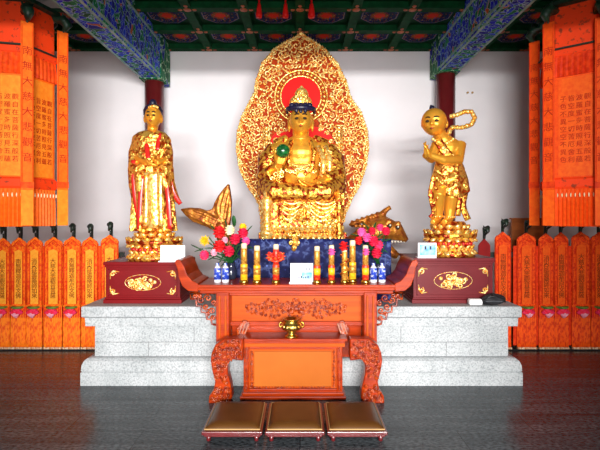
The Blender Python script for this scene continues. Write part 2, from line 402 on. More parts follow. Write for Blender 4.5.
# ------------------------------------------------------------------ altar table
AT = 1.02
at = thing('altar_table', 'tall carved red-brown altar table with upturned ends holding the row of candles', 'table', (px(296, 0, 4.3).x, 4.4, 0))
def inside(x, y, poly):
    r = False; n = len(poly)
    for i in range(n):
        (xa, ya), (xb, yb2) = poly[i], poly[(i+1) % n]
        if (ya > y) != (yb2 > y) and x < (xb-xa)*(y-ya)/(yb2-ya)+xa: r = not r
    return r
def mir(x): return 593-x
YF = 4.3
def side(poly, s): return poly if s < 0 else [(mir(x), y) for x, y in poly]
# top with stepped edge
a, c = px(197, 284, YF), px(mir(197), 284, YF)
MB().box(a.x, c.x, YF, YF+.5, AT-.03, AT).box(a.x-.03, c.x+.03, YF+.012, YF+.49, AT-.055, AT-.03).box(a.x+.02, c.x-.02, YF+.025, YF+.47, AT-.085, AT-.055).build('tabletop', 'wood', at, bevel=.006)
for s in (-1, 1):
    ear = [(198, 283.6), (192, 281), (187, 275), (184, 267), (180.5, 260.5), (176.5, 259.5), (174.5, 262.5), (177, 268), (178.5, 277), (182, 286), (188, 291), (198, 292)]
    MB().pprism(side(ear, s), YF-.002, YF+.5).build('upturned_end', 'wood', at, bevel=.006)
    MB().pbox(*(side([(216, 0)], s)[0][0], 292), *(side([(229, 0)], s)[0][0], 345), YF+.02, YF+.19).build('front_post', 'wood', at, bevel=.006)
    p = MB()
    for xx in (219.5, 225.5): p.pbox(side([(xx-1, 0)], s)[0][0], 296, side([(xx+1, 0)], s)[0][0], 338, YF+.008, YF+.03)
    p.build('post_moulding', 'woodface', at, bevel=.003)
    xb = px(side([(222, 0)], s)[0][0], 0, YF).x
    MB().box(xb-.035, xb+.035, 4.44, 4.51, 0, AT-.07).build('rear_leg', 'wood', at, bevel=.006)
    leg = [(224, 339), (215, 345), (211.5, 353), (210.5, 361), (212, 371), (215, 382), (213.5, 390), (209, 396.5), (208.3, 403.6), (229.5, 403.6), (232, 398), (230.8, 386), (227.8, 374), (227.5, 365), (231.5, 359.5), (243, 361), (243, 339)]
    MB().pprism(side(leg, s), 4.14, 4.27).build('front_leg', 'wood', at, bevel=.012)
    e = MB(); pts = []
    for q in range(2500):
        x, y = R.uniform(208, 243), R.uniform(340, 403)
        if not (370 < y < 388 and R.random() < .93) and all(inside(x+a, y+b4, leg) for a, b4 in ((-2.2, 0), (2.2, 0), (0, -2.2), (0, 2.2))) and all((x-a)**2+(y-b4)**2 > 11 for a, b4 in pts): pts.append((x, y))
    for nm, lo_, hi_ in (('leg_carving', 0, 379), ('foot_carving', 379, 500)):
        e = MB()
        for (x, y) in pts:
            if lo_ <= y < hi_: e.spiral(px(side([(x, 0)], s)[0][0], y, 4.137), R.uniform(.015, .021), .0062, 1.4, R.random()*6, R.choice((-1, 1)), proud=.008)
        e.build(nm, 'woodcarve', at, smooth=True)
    # open-work stepped bracket outside the post
    e = MB(); YB = YF+.06
    rim = [(216, 293), (190, 293), (191, 299), (196, 299), (196.5, 306), (201, 306), (201.5, 312), (206, 312.5), (207, 319), (211, 319.5), (212, 324), (216, 325)]
    e.tube([px(x, y, YB) for x, y in side(rim, s)], .011, 6)
    for (x, y, r, sg) in ((195, 296, 2., 1), (201, 300, 3., -1), (208, 298, 3.2, 1), (213.5, 303, 2.6, -1), (206, 307, 2.8, 1), (212, 311, 2.8, 1), (213, 318, 2.4, -1), (207.5, 314, 2., 1), (199.5, 296, 1.8, 1)):
        x = side([(x, 0)], s)[0][0]
        e.spiral(px(x, y, YB), r*.0105, .0085, 1.3, R.random()*6, sg, n=6)
    e.build('openwork_bracket', 'woodcarve', at, smooth=True)
# apron: board, raised frame, carved scrolls
MB().pbox(229, 292, mir(229), 325, YF+.15, YF+.18).build('apron', 'woodface', at)
f = MB()
f.pbox(228, 292.5, mir(228), 296, YF+.122, YF+.15).pbox(228, 321.5, mir(228), 326, YF+.117, YF+.15).pbox(228, 296, 231.5, 322, YF+.122, YF+.15).pbox(mir(228), 296, mir(231.5), 322, YF+.122, YF+.15)
f.build('apron_frame', 'wood', at, bevel=.006)
e = MB(); YC = YF+.148
pts = []
for q in range(5000):
    x, y = R.uniform(246, 295), R.uniform(299.5, 318.5)
    if abs(y-309) > 9.5*min(1, ((x-243)/22)**.6)*(.78+.22*math.cos((296-x)*.26)): continue
    if all((x-a)**2+(y-b4)**2 > 11.5 for a, b4 in pts): pts.append((x, y))
for x, y in pts:
    r0, a0, d0 = R.uniform(1.5, 2.3)*.0092, R.random()*6, R.choice((-1, 1))
    e.spiral(px(x, y, YC), r0, .0056, 1.3, a0, d0, proud=.006); e.spiral(px(592-x, y, YC), r0, .0056, 1.3, PI-a0, -d0, proud=.006)
for k in (-1, 1): e.tube([px(296+k*q*4.6, 309+4.6*math.sin(q*1.05), YC) for q in range(12)], .005, 5)
for i in range(5): e.ell(px(296+(i-2)*3.4, 309, YC-.004), (.016, .01, .024), 8, 5)
e.build('apron_carving', 'woodcarve', at, smooth=True)
# lower rail with small carved drawer ends
f = MB().pbox(229, 326, mir(229), 329, YF+.32, YF+.35).pbox(229, 336, mir(229), 341, YF+.32, YF+.35).box(px(229, 0, YF).x, px(mir(229), 0, YF).x, 4.50, 4.52, .30, AT-.085)
f.box(px(229, 0, YF).x, px(mir(229), 0, YF).x, YF+.03, 4.5, AT-.1, AT-.085)
f.build('rear_board', 'wood', at)
# ------------------------------------------------------------------ low offering table in front, tucked below
LT = .545
lt = thing('offering_table', 'low orange-brown offering table with blank front panel in front of the altar table', 'table', (px(292, 0, 4.22).x, 4.4, 0))
Y0 = 4.22
a, c = px(237, 339, Y0), px(347.5, 339, Y0)
MB().box(a.x, c.x, Y0, 4.47, LT-.022, LT).box(a.x+.02, c.x-.02, Y0+.012, 4.46, LT-.045, LT-.022).build('tabletop', 'wood', lt, bevel=.005)
MB().pbox(240, 342, 345, 347, Y0+.02, 4.46).build('frieze', 'woodface', lt, bevel=.004)
xl_, xr_ = px(244, 0, 4.26).x, px(342, 0, 4.26).x
MB().box(xl_, xr_, 4.27, 4.45, .06, LT-.07).build('cabinet_body', 'woodface', lt)
f = MB()
f.pbox(243.5, 346, 249, 393, 4.245, 4.275).pbox(337, 346, 342.5, 393, 4.245, 4.275).pbox(249, 346, 337, 349.5, 4.245, 4.275).pbox(249, 389, 337, 393, 4.245, 4.275)
f.build('panel_frame', 'wood', lt, bevel=.005)
MB().pbox(254, 351.5, 331.5, 386.5, 4.256, 4.272).build('front_panel', 'woodplain', lt, bevel=.003)
e = MB()
for i in range(12):
    for xx in (251.6, 334.2): e.spiral(px(xx, 352+i*3.1, 4.262), .013, .0045, 1.2, R.random()*6, (-1)**i)
for i in range(26): e.spiral(px(254+i*3.05, 387.8, 4.262), .011, .004, 1.2, R.random()*6, (-1)**i)
for i in range(14):
    for xx in (246.3, 339.7): e.spiral(px(xx, 349+i*3.1, 4.243), .013, .004, 1.2, R.random()*6, (-1)**i)
e.build('border_carving', 'woodcarve', lt, smooth=True)
a, c = px(240, 0, 4.23), px(346, 0, 4.23)
MB().box(a.x, c.x, 4.21, 4.46, 0, .03).box(a.x+.02, c.x-.02, 4.222, 4.455, .03, .06).build('base_moulding', 'wood', lt, bevel=.006)
for s in (-1, 1):
    q = MB(); YE = 4.4
    x0 = 237 if s < 0 else 349
    pl = [(0, 335), (-.5, 329), (2, 325.5), (6, 320.5), (9, 321), (13, 324), (12, 329), (9, 333), (8, 335.4)]
    pl = [(x0+dx if s < 0 else x0-dx*.9, y) for dx, y in pl]
    q.pprism(pl, YE, YE+.04)
    q.build('scroll_end', 'woodcarve', lt, bevel=.004)
    q = MB()
    for dx in (2, 5, 8): q.tube([px(x0-s*dx, 333.5, YE-.002), px(x0-s*(dx+3.5), 323.5, YE-.002)], .0055, 5)
    q.build('scroll_rib', mat('pale_rib', (.45, .2, .12), None, 8, .4), lt)

# ------------------------------------------------------------------ brass incense burner on the low table
ib = thing('incense_burner', 'small round brass incense burner with ring handles on the low table', 'incense burner', (px(291.5, 0, 4.286).x, 4.286, LT))
cx = ib.location.x; bz = LT; cy = 4.286
MB().lathe([(.052, .058), (.085, .075), (.098, .1), (.088, .128), (.066, .142), (.072, .156), (.088, .164), (.088, .17), (.07, .17), (.06, .15)], (cx, cy, bz), 24).build('bowl', 'brass', ib, smooth=True)
MB().lathe([(.058, 0), (.062, .012), (.04, .025), (.034, .045), (.055, .06)], (cx, cy, bz), 20).build('foot', 'brass', ib, smooth=True)
for s in (-1, 1): MB().tube([(cx+s*(.09+.022*math.sin(t*PI/8)), cy, bz+.085+.055*(t/8)) for t in range(9)], .008, 6).build('handle', 'brass', ib, smooth=True)
e = MB()
for i in range(7): e.ell((cx+.088*math.sin((i-3)*.4), cy-.092*math.cos((i-3)*.4), bz+.105), (.013, .008, .013), 8, 5)
e.build('relief', 'goldbright', ib, smooth=True)

# ------------------------------------------------------------------ kneeling stools
def stool(x0, x1, label):
    Yf, Yb, H = 3.40, 3.93, .105
    A = (x0-300)*Yf/F; B = (x1-300)*Yf/F; xc = (A+B)/2; w = (B-A)/2-.006
    t = thing('kneeling_stool', label, 'stool', (xc, (Yf+Yb)/2, 0), 'kneeling stools in a row')
    MB().box(xc-w, xc+w, Yf, Yb, .058, .085).box(xc-w+.015, xc+w-.015, Yf+.015, Yb-.015, .04, .058).build('frame', 'stool_frame', t, bevel=.005)
    m = MB(); N = 12; vs = []
    g = [(i/N*2-1) for i in range(N+1)]
    for z in (0, 1):
        for v in g:
            for u in g:
                h = .086+(.012+.028*((1-u**8)*(1-v**8))**.5 if z else 0)
                vs.append((xc+u*(w-.022), (Yf+Yb)/2+v*((Yb-Yf)/2-.022), h))
    n = N+1; fs = []
    for i in range(N):
        for j2 in range(N):
            q = i*n+j2; fs.append((q, q+n, q+n+1, q+1)); q += n*n; fs.append((q, q+1, q+n+1, q+n))
    for i in range(N):
        for (p, d) in ((i, 1), (n*N+i, 1), (i*n, n), (i*n+N, n)): fs.append((p, p+d, p+d+n*n, p+n*n))
    m.add(vs, fs).build('cushion', 'leather', t, smooth=True)
    zz = .094; d = .02
    MB().tube([(xc-w+d, Yf+d, zz), (xc+w-d, Yf+d, zz), (xc+w-d, Yb-d, zz), (xc-w+d, Yb-d, zz), (xc-w+d, Yf+d, zz)], .005, 6).build('piping', 'piping', t)
    for sx in (-1, 1):
        for yy in (Yf+.04, Yb-.04):
            MB().lathe([(.008, 0), (.017, .008), (.014, .02), (.024, .045)], (xc+sx*(w-.045), yy, 0), 10).build('leg', 'stool_frame', t, smooth=True)
stool(200.5, 263, 'leftmost of the three low kneeling stools with brown cushions before the altar')
stool(264, 325.5, 'middle of the three low kneeling stools with brown cushions before the altar')
stool(326.5, 388.5, 'rightmost of the three low kneeling stools with brown cushions before the altar')

# ------------------------------------------------------------------ things on the altar table
def candle(x, top, kind, label, Yc=4.43, w=4.0):
    base = px(x, 283, Yc); z0 = AT; z1 = CZ-(top-HY)*Yc/F; r = w*Yc/F; h = z1-z0
    t = thing('altar_candle', label, 'candle', (base.x, Yc, z0), 'tall offering candles on the altar table'); c = (base.x, Yc, z0)
    MB().lathe([(r*1.15, 0), (r*1.2, .008), (r*1.1, .022), (r*.95, .03)], c, 18).build('base', 'brass', t, smooth=True)
    lo, up = {'gold': ('candleyellow', 'candlegold'), 'red': ('candlered', 'candlegold'), 'allred': ('candlered', 'candlered'), 'dragon': ('candlegold', 'candlegold')}[kind]
    MB().lathe([(r*.9, .03), (r*.9, h*.46), (r*.86, h*.47)], c, 18).build('lower_wrapper', lo, t, smooth=True)
    MB().lathe([(r*.80, h*.46), (r*.78, h*.86), (r*.7, h*.87)], c, 18).build('upper_wrapper', up, t, smooth=True)
    MB().lathe([(r*.74, h*.86), (r*.72, h*.98), (r*.5, h), (r*.1, h*.985)], c, 16).build('wax', 'candlewax', t, smooth=True)
    lab = MB()
    lab.lathe([(r*.93, h*.22), (r*.93, h*.40)], c, 18); lab.build('label_band', 'candlegold' if kind == 'gold' else 'candleyellow' if kind == 'red' else 'candlegold', t, smooth=True)
    return t, c, r, h
def bloom(mb, c, r, n=7, layers=3, up=.5):
    for L in range(layers):
        rr = r*(1-.27*L)
        for i in range(n-L):
            a = 2*PI*i/(n-L)+L*.6; tilt = .5+.45*L
            d = Vector((math.cos(a)*math.cos(tilt), -math.sin(tilt)*.8-.1, math.sin(a)*math.cos(tilt)))
            q = d.to_track_quat('Z', 'Y').to_matrix()
            mb.ell(Vector(c)+d*rr*.5, (rr*.46, rr*.15, rr*.5), 8, 6, q)
candle(244, 243, 'gold', 'leftmost gold candle with yellow lower wrapper on the altar table')
candle(257, 245.5, 'gold', 'second gold candle from the left, beside the bare navy cloth')
t, c, r, h = candle(276, 244, 'allred', 'red candle with red winged ornament left of the central sign', w=3.8)
e = MB(); bloom(e, (c[0]-.05, c[1]-.05, c[2]+h*.70), .05); bloom(e, (c[0]+.05, c[1]-.05, c[2]+h*.70), .05); e.tube([(c[0]-.06, c[1]-.045, c[2]+h*.62), (c[0], c[1]-.05, c[2]+h*.55), (c[0]+.06, c[1]-.045, c[2]+h*.62)], .014, 6)
e.build('ornament', 'candlered', t, smooth=True)
candle(317, 246, 'red', 'red and gold candle just right of the central sign', w=3.8)
t, c, r, h = candle(331.5, 245, 'red', 'red and gold candle with pink bloom, second right of the central sign', w=3.6)
e = MB(); bloom(e, (c[0], c[1]-.035, c[2]+h*.83), .042); e.build('flower', 'rosepink', t, smooth=True)
t, c, r, h = candle(344.5, 247, 'dragon', 'dark gold dragon-wrapped candle with a red and white bloom on top', w=3.6)
e = MB(); e.tube([(c[0]+r*1.05*math.cos(q*.55), c[1]+r*1.05*math.sin(q*.55), c[2]+.04+h*.68*q/30) for q in range(31)], .011, 6); e.build('coiled_dragon', 'goldred', t, smooth=True)
e = MB(); bloom(e, (c[0]-.01, c[1]-.02, c[2]+h+.012), .055); e.build('flower', 'redpetal', t, smooth=True)
candle(352.5, 240, 'gold', 'tallest gold candle with yellow wrapper right of the central sign', Yc=4.50, w=4.)
t, c, r, h = candle(365.5, 245, 'red', 'rightmost red and gold candle with pink bloom beside the blue bottles', w=3.8)
e = MB(); bloom(e, (c[0], c[1]-.035, c[2]+h*.83), .042); e.build('flower', 'rosepink', t, smooth=True)

def bottle(x, label, Yc=4.45):
    c = (px(x, 0, Yc).x, Yc, AT); t = thing('water_bottle', label, 'bottle', c, 'small blue and white bottles on the altar table')
    r = .034
    MB().lathe([(r*.9, 0), (r, .012), (r, .09), (r*.86, .1), (r, .112), (r*.95, .135), (r*.5, .16)], c, 16).build('body', 'porcelain', t, smooth=True)
    MB().lathe([(r*.45, .158), (r*.5, .16), (r*.5, .182), (r*.4, .185)], c, 12).build('cap', 'bluelabel', t, smooth=True)
    MB().lathe([(r*1.04, .03), (r*1.04, .132), (r*.98, .138)], c, 16).build('label', 'bluelabel', t, smooth=True)
bottle(217.5, 'outer small blue and white bottle under the left bouquet'); bottle(225.5, 'inner small blue and white bottle under the left bouquet')
bottle(373.5, 'inner small blue and white bottle under the right bouquet'); bottle(382, 'outer small blue and white bottle under the right bouquet')

# signs
def sign(x0, y0, x1, y1, Yc, label, kind, zb):
    w = (x1-x0)*Yc/F/2; xc = (px(x0, 0, Yc).x+px(x1, 0, Yc).x)/2; h = (y1-y0)*Yc/F
    t = thing('notice_stand', label, 'sign', (xc, Yc, zb))
    MB().box(xc-w, xc+w, Yc, Yc+.008, zb+.012, zb+h).build('card', 'white', t)
    MB().box(xc-w-.012, xc+w-.01, Yc-.035, Yc+.06, zb, zb+.012).build('foot', 'white', t)
    if kind:
        MB().box(xc+w*(.0 if kind == 1 else -.85), xc+w*.92, Yc-.003, Yc-.0005, zb+h*(.22 if kind == 1 else .15), zb+h*(.56 if kind == 1 else .9)).build('picture', 'bluepic', t)
        e = MB()
        if kind == 1:
            e.box(xc-w*.86, xc-w*.82, Yc-.003, Yc-.0005, zb+h*.6, zb+h*.9)
            for k in range(8): e.box(xc-w*.74+k*w*.11, xc-w*.74+k*w*.11+w*.07, Yc-.003, Yc-.0005, zb+h*.68, zb+h*(.71+.03*(k % 2)))
            for k in range(2): e.box(xc+w*(.40+.25*k), xc+w*(.47+.25*k), Yc-.003, Yc-.0005, zb+h*.62, zb+h*.80)
            for k in range(6): e.box(xc-w*.5+k*w*.2, xc-w*.5+k*w*.2+w*.11, Yc-.0036, Yc-.003, zb+h*.24, zb+h*(.3+.04*(k % 3)))
            e.box(xc-w*.6, xc+w*.9, Yc-.0036, Yc-.003, zb+h*.12, zb+h*.15)
        else:
            for k in range(2): e.box(xc+w*(-.3+.55*k), xc+w*(-.1+.55*k), Yc-.0036, Yc-.003, zb+h*.55, zb+h*.78)
        e.build('print', 'greytext', t)
sign(290.5, 263, 313, 283, 4.40, 'white acrylic notice with pale blue picture standing among the candles', 1, AT)
# ------------------------------------------------------------------ pedestals
def pedestal(x0, x1, ytop, label, tint):
    Yp = 4.72; A, B = px(x0, 0, Yp).x, px(x1, 0, Yp).x; zt = CZ-(ytop-HY)*Yp/F; Yb = Yp+.62
    t = thing('statue_pedestal', label, 'pedestal', ((A+B)/2, (Yp+Yb)/2, PT))
    MB().box(A+.02, B-.02, Yp+.02, Yb-.02, PT+.05, zt-.05).build('body', tint, t)
    MB().box(A, B, Yp, Yb, zt-.032, zt).box(A+.01, B-.01, Yp+.01, Yb-.01, zt-.055, zt-.032).build('top_slab', tint, t, bevel=.005)
    MB().box(A, B, Yp, Yb, PT, PT+.04).box(A+.01, B-.01, Yp+.01, Yb-.01, PT+.04, PT+.058).build('base_moulding', tint, t, bevel=.005)
    xc = (A+B)/2; zc = (PT+zt)/2; w = (B-A)/2; h = (zt-PT)/2; yf = Yp+.018
    f = MB()
    for (u0, u1, v0, v1) in ((-.88, .88, .60, .66), (-.88, .88, -.66, -.60), (-.88, -.855, -.66, .66), (.855, .88, -.66, .66)): f.box(xc+u0*w, xc+u1*w, yf-.006, yf+.004, zc+v0*h, zc+v1*h)
    f.build('panel_border', tint, t, bevel=.002)
    e = MB()
    for i in range(16):
        a = R.uniform(0, 2*PI); q = R.uniform(.05, 1)**.5
        e.spiral((xc+.36*w*q*math.cos(a), yf, zc+.27*h*q*math.sin(a)), R.uniform(.022, .034), .0075, 1.3, R.random()*6, R.choice((-1, 1)), proud=.006)
    for i in range(7): e.ell((xc+(i-3)*.1*w, yf-.004, zc+R.uniform(-.12, .12)*h), (.024, .012, .02), 8, 5)
    e.tube([(xc+.46*w*math.cos(q*PI/10), yf, zc+.38*h*math.sin(q*PI/10)) for q in range(21)], .0032, 5)
    for sx in (-1, 1):
        for sz in (-1, 1):
            cx2, cz2 = xc+sx*w*.76, zc+sz*h*.42
            e.spiral((cx2, yf, cz2), .026, .007, 1.3, R.random()*6, sx*sz, proud=.005)
            e.tube([(cx2-sx*.06, yf, cz2+sz*.02), (cx2, yf, cz2+sz*.03), (cx2+sx*.025, yf, cz2), (cx2+sx*.03, yf, cz2-sz*.055)], [.004, .009, .009, .004], 5)
    e.build('gilt_carving', 'goldrelief', t, smooth=True)
    return xc, Yp, zt
PLx, _, PLz = pedestal(103, 181.5, 262, 'maroon pedestal with gilt carving under the standing robed statue', 'maroon')
PRx, _, PRz = pedestal(412, 495.5, 258, 'maroon pedestal with gilt carving under the child statue', mat('brown_maroon_paint', (.16, .016, .020), (.13, .012, .016), 4, .4, spec=.2))
sign(160.5, 245, 185, 261.5, 4.74, 'blank white card standing beside the robed statue on the left pedestal', 0, PLz)
sign(418, 243, 436.5, 258, 4.74, 'white card with blue picture beside the child statue on the right pedestal', 2, PRz)

# ------------------------------------------------------------------ lotus base for statues
def lotus_base(t, xc, yc, z0, w, h):
    r = w/2
    MB().lathe([(r*.88, 0), (r*.92, h*.05), (r*.90, h*.14), (r*.80, h*.2), (r*.74, h*.32), (r*.78, h*.42), (r*.90, h*.5), (r*.97, h*.56), (r*.98, h*.64), (r*.88, h*.70), (r*.72, h*.76), (r*.62, h*.9), (r*.52, h)], (xc, yc, z0), 28).build('lotus_base', 'goldred', t, smooth=True)
    e = MB()
    for tier, (zz, rr, n, tl, sc) in enumerate(((.66, .90, 16, .55, 1.), (.50, .88, 18, 2.2, .9), (.14, .86, 16, 2.2, 1.), (.25, .80, 16, .7, .9), (.82, .64, 13, .6, .9))):
        for i in range(n):
            a = 2*PI*(i+.5*tier)/n
            d = Vector((math.cos(a)*math.sin(tl), math.sin(a)*math.sin(tl), math.cos(tl)))
            e.ell((xc+r*rr*math.cos(a), yc+r*rr*math.sin(a), z0+h*zz), (r*.15*sc, r*.07, h*.13*sc), 8, 6, d.to_track_quat('Z', 'Y').to_matrix())
    e.build('lotus_petals', 'goldbright', t, smooth=True)
    e = MB()
    for i in range(26): a = 2*PI*i/26; e.ell((xc+r*.76*math.cos(a), yc+r*.76*math.sin(a), z0+h*.37), .02, 7, 5)
    e.build('lotus_beads', 'redlac', t, smooth=True)

def sstep(a, b, x):
    t = max(0, min(1, (x-a)/(b-a))); return t*t*(3-2*t)
def head(mb, c, w, d, h, yaw=0., pitch=0., chubby=0.):
    n, m = 48, 36; rot = Matrix.Rotation(yaw, 3, 'Z') @ Matrix.Rotation(pitch, 3, 'X'); rs = []; c = Vector(c)
    for i in range(m):
        a = -PI/2+PI*(i+.2)/(m-.6); ring = []
        for j2 in range(n):
            p = 2*PI*j2/n; u, s, v = math.cos(a)*math.cos(p), math.cos(a)*math.sin(p), math.sin(a)
            q = 0.
            if s < 0:
                g = lambda x, y, sx, sy: math.exp(-((abs(u)-x)/sx)**2-((v-y)/sy)**2)
                q += .17*math.exp(-(u/.11)**2)*sstep(.30, -.14, v)*sstep(-.26, -.15, v)
                q += .05*math.exp(-((abs(u)-.13)/.06)**2-((v+.16)/.05)**2)
                q -= .07*g(.35, .09, .16, .10); q += .055*g(.35, .06, .13, .06); q += .03*g(.3, .27, .3, .06)
                q += .055*math.exp(-(u/.20)**2-((v+.40)/.045)**2)+.06*math.exp(-(u/.17)**2-((v+.50)/.05)**2)-.035*math.exp(-(u/.22)**2-((v+.45)/.02)**2)
                q += .05*math.exp(-(u/.25)**2-((v+.76)/.12)**2)+(.04+.05*chubby)*g(.45, -.25, .25, .25)
            jaw = 1-(.22-.12*chubby)*max(0, -v)**1.5
            q *= 1.45; pt = Vector((u*w/2*jaw, s*d/2-q*d/2, v*h/2))
            ring.append(c+rot @ pt)
        rs.append(ring)
    mb.rings(rs)
    return lambda u, v, off=0.: c+rot @ Vector((u*w/2, -math.sqrt(max(0, 1-u*u-v*v))*d/2-off, v*h/2))
def face_marks(t, f, s, open_eyes=False):
    e = MB()
    for k in (-1, 1):
        e.tube([f(k*(.13+.1*q), .30+.05*math.sin(q/4*PI), .006*s) for q in range(5)], [.004*s, .0075*s, .008*s, .007*s, .003*s], 5)
        e.tube([f(k*(.20+.075*q), .065-.035*math.sin(q/4*PI), .010*s) for q in range(5)], [.004*s, .009*s, .0105*s, .009*s, .003*s], 5)
        if open_eyes: e.ell(f(k*.35, .07, .008*s), (.016*s, .008*s, .013*s), 8, 6)
    e.build('eye_line', 'line', t, smooth=True)
    e = MB(); e.tube([f(-.13+.065*q, -.45+.012*math.sin(q/4*PI), .026*s) for q in range(5)], [.003*s, .008*s, .011*s, .008*s, .003*s], 6)
    e.build('lips', 'lips', t, smooth=True)
def hand(mb, wrist, dirn, palm, s, curl=.5, thumb_side=1):
    """palm plus four unequal bent fingers and a thumb; `palm` is the way the palm faces"""
    w = Vector(wrist); d = Vector(dirn).normalized(); n = Vector(palm); n = (n-d*n.dot(d)).normalized(); a = d.cross(n)*thumb_side
    for k in range(4): 
        o = (k-1.5)*.019*s
        mb.tube([w+a*o*.5, w+d*.045*s+a*o, w+d*.085*s+a*o*1.05], [.018*s, .017*s, .0125*s], 8)
        L = (.068, .080, .075, .058)[3-k]*s; p = w+d*.083*s+a*o*1.08; pts = [p]; ang = 0
        for seg in (.45, .32, .25):
            ang += curl*.7; p = p+(d*math.cos(ang)+n*math.sin(ang))*L*seg; pts.append(p)
        mb.tube(pts, [.0108*s, .0104*s, .0095*s, .0075*s], 8); mb.ell(pts[-1], .0075*s, 8, 6)
    p = w+d*.028*s+a*.03*s; pts = [p]
    for q in (.4, .35, .3): p = p+(d*.75+a*(.55-.3*(1-q))+n*.35).normalized()*.085*s*q; pts.append(p)
    mb.tube(pts, [.0155*s, .013*s, .0115*s, .009*s], 8); mb.ell(pts[-1], .009*s, 8, 6)

def ribbon(mb, pts, w, th=.008, up=(0, -1, 0)):
    """flat band of width 2w along a smooth path, lying across `up`"""
    P = [Vector(p) for p in pts]; S = []
    for i in range(len(P)-1):
        p0, p1, p2, p3 = P[max(i-1, 0)], P[i], P[i+1], P[min(i+2, len(P)-1)]
        for q in range(5):
            t = q/5; S.append(.5*((2*p1)+(p2-p0)*t+(2*p0-5*p1+4*p2-p3)*t*t+(3*p1-p0-3*p2+p3)*t**3))
    S.append(P[-1]); mb.tube(S, [th]*len(S), 8, flat=w/th, up=up)

# ------------------------------------------------------------------ standing robed statue (left)
YS = 5.0
sl = thing('standing_statue', 'golden standing robed deity statue with hands joined on the left pedestal', 'statue', (px(151, 0, YS).x, YS+.02, PLz))
P = lambda x, y, dy=0.: px(x, y, YS+dy)
zc = P(0, 231).z
lotus_base(sl, P(154, 0).x, YS+.03, PLz, .60, zc-PLz+.012)
b = MB()
f = head(b, P(153.3, 117, -.03), .175, .20, .235, .05, .06)
for k in (-1, 1): b.ell(P(153.3+k*8.3, 119, -.02), (.016, .03, .045), 8, 7)
b.tube([P(153, 124), P(152.5, 130), P(152, 138)], [.058, .055, .09], 14)
b.ell(P(152, 143), (.15, .085, .10)); b.ell(P(152, 158, -.02), (.12, .09, .12)); b.tube([P(152, 165), P(152, 200), P(152, 224)], [.12, .11, .10], 14)
for k, (sx, ex, hx) in enumerate(((138, 135, 148), (166, 168, 156))):
    b.tube([P(sx, 140), P(ex, 158, -.05), P(hx, 163, -.20)], [.055, .045, .03], 12)
hand(b, P(147, 164, -.20), (.8, -.15, .45), (.3, -.3, .9), .9, .6, -1)
hand(b, P(157, 166, -.21), (-.85, -.1, .25), (-.2, .1, 1), .9, .6, 1)
for k in (-1, 1): b.tube([P(152+k*6, 226, -.06), P(152+k*8, 230.4, -.14), P(152+k*9, 231.0, -.2)], [.04, .035, .022], 10)
b.build('body', 'goldskin', sl, remesh=.0075)
face_marks(sl, f, 1.15)
r_ = MB(); rs = []
ROWS = [(130.5, 146, 159), (133, 138, 166), (137, 133, 169), (145, 131.5, 170), (155, 132.5, 169.5), (165, 135, 168), (175, 136, 168), (185, 136, 168.5), (195, 135.5, 169), (205, 135.5, 170), (215, 135, 171), (225, 134.5, 172), (231.2, 134, 173)]
N = 72
for (y, xl2, xr2) in ROWS:
    c = P((xl2+xr2)/2, y); hw = (xr2-xl2)/2*YS/F; dep = hw*.62+.02; amp = .02*sstep(150, 185, y)
    ring = []
    for j2 in range(N):
        a = 2*PI*j2/N; q = 1+amp/hw*2.2*math.cos(a*9+y*.02)+amp/hw*1.2*math.cos(a*17+1+y*.03)
        ring.append(c+Vector((hw*q*math.cos(a), dep*q*math.sin(a), 0)))
    rs.append(ring)
r_.rings(rs[::-1])
r_.tube([P(139, 138), P(134.5, 152, -.03), P(134.5, 168, -.08), P(141, 170, -.15)], [.055, .062, .068, .06], 14)
r_.tube([P(165, 138), P(167.5, 152, -.03), P(167, 168, -.08), P(162, 170, -.15)], [.055, .06, .065, .06], 14)
for pts in ([(133.5, 168, -.08), (134.5, 185, -.06), (138, 205, -.04), (139, 222, -.03)], [(168, 168, -.08), (169, 182, -.06), (173, 195, -.04), (180, 203.5, -.02)], [(140, 172, -.13), (141, 190, -.12), (139, 215, -.1)], [(163, 172, -.13), (167, 190, -.1), (172, 201, -.08)]):
    r_.tube([P(*q) for q in pts], [.06, .06, .055, .025][:len(pts)-1]+[.02], 12)
for pts in ([(140, 134, -.07), (146, 150, -.15), (153, 158, -.16)], [(164, 134, -.07), (160, 150, -.15), (152, 160, -.16)], [(134, 150, -.1), (141, 158, -.16), (147, 160, -.18)], [(168, 150, -.1), (162, 158, -.16)], [(146, 178, -.14), (152, 186, -.16), (160, 178, -.14)], [(144, 186, -.14), (152, 197, -.16), (161, 186, -.14)], [(143, 196, -.13), (152, 209, -.16), (162, 196, -.13)]):
    r_.tube([P(*q) for q in pts], .015, 8)
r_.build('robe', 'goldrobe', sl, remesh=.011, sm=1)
e = MB()
for pts in ([(145, 133, -.09), (147, 150, -.17), (148, 158, -.2)], [(159.5, 133, -.09), (157, 150, -.17)], [(142, 176, -.17), (140, 200, -.17), (139, 229, -.16)], [(165, 174, -.14), (168, 200, -.16), (170, 229, -.14)], [(133, 160, -.13), (134, 190, -.12), (139, 221, -.1)], [(168.5, 172, -.1), (173, 192, -.09), (180.5, 204, -.05)]):
    ribbon(e, [P(*q) for q in pts], .024, .006)
e.build('robe_trim', 'redlac', sl, smooth=True)
e = MB()
ribbon(e, [P(152, 172, -.19), P(152, 195, -.19), P(153, 228, -.18)], .065, .01)
ribbon(e, [P(146, 173, -.19), P(146, 200, -.185), P(145, 226, -.18)], .025, .01); ribbon(e, [P(160, 173, -.18), P(160, 200, -.18), P(161, 226, -.18)], .025, .01)
for i in range(9): e.ell(P(143.5+i*2.1, 141+4.5*math.sin(i/8*PI), -.12), .014, 7, 5)
for i in range(5): e.ell(P(152, 147+i*2.4, -.17), .015, 7, 5)
e.build('sash', 'goldbright', sl, smooth=True)
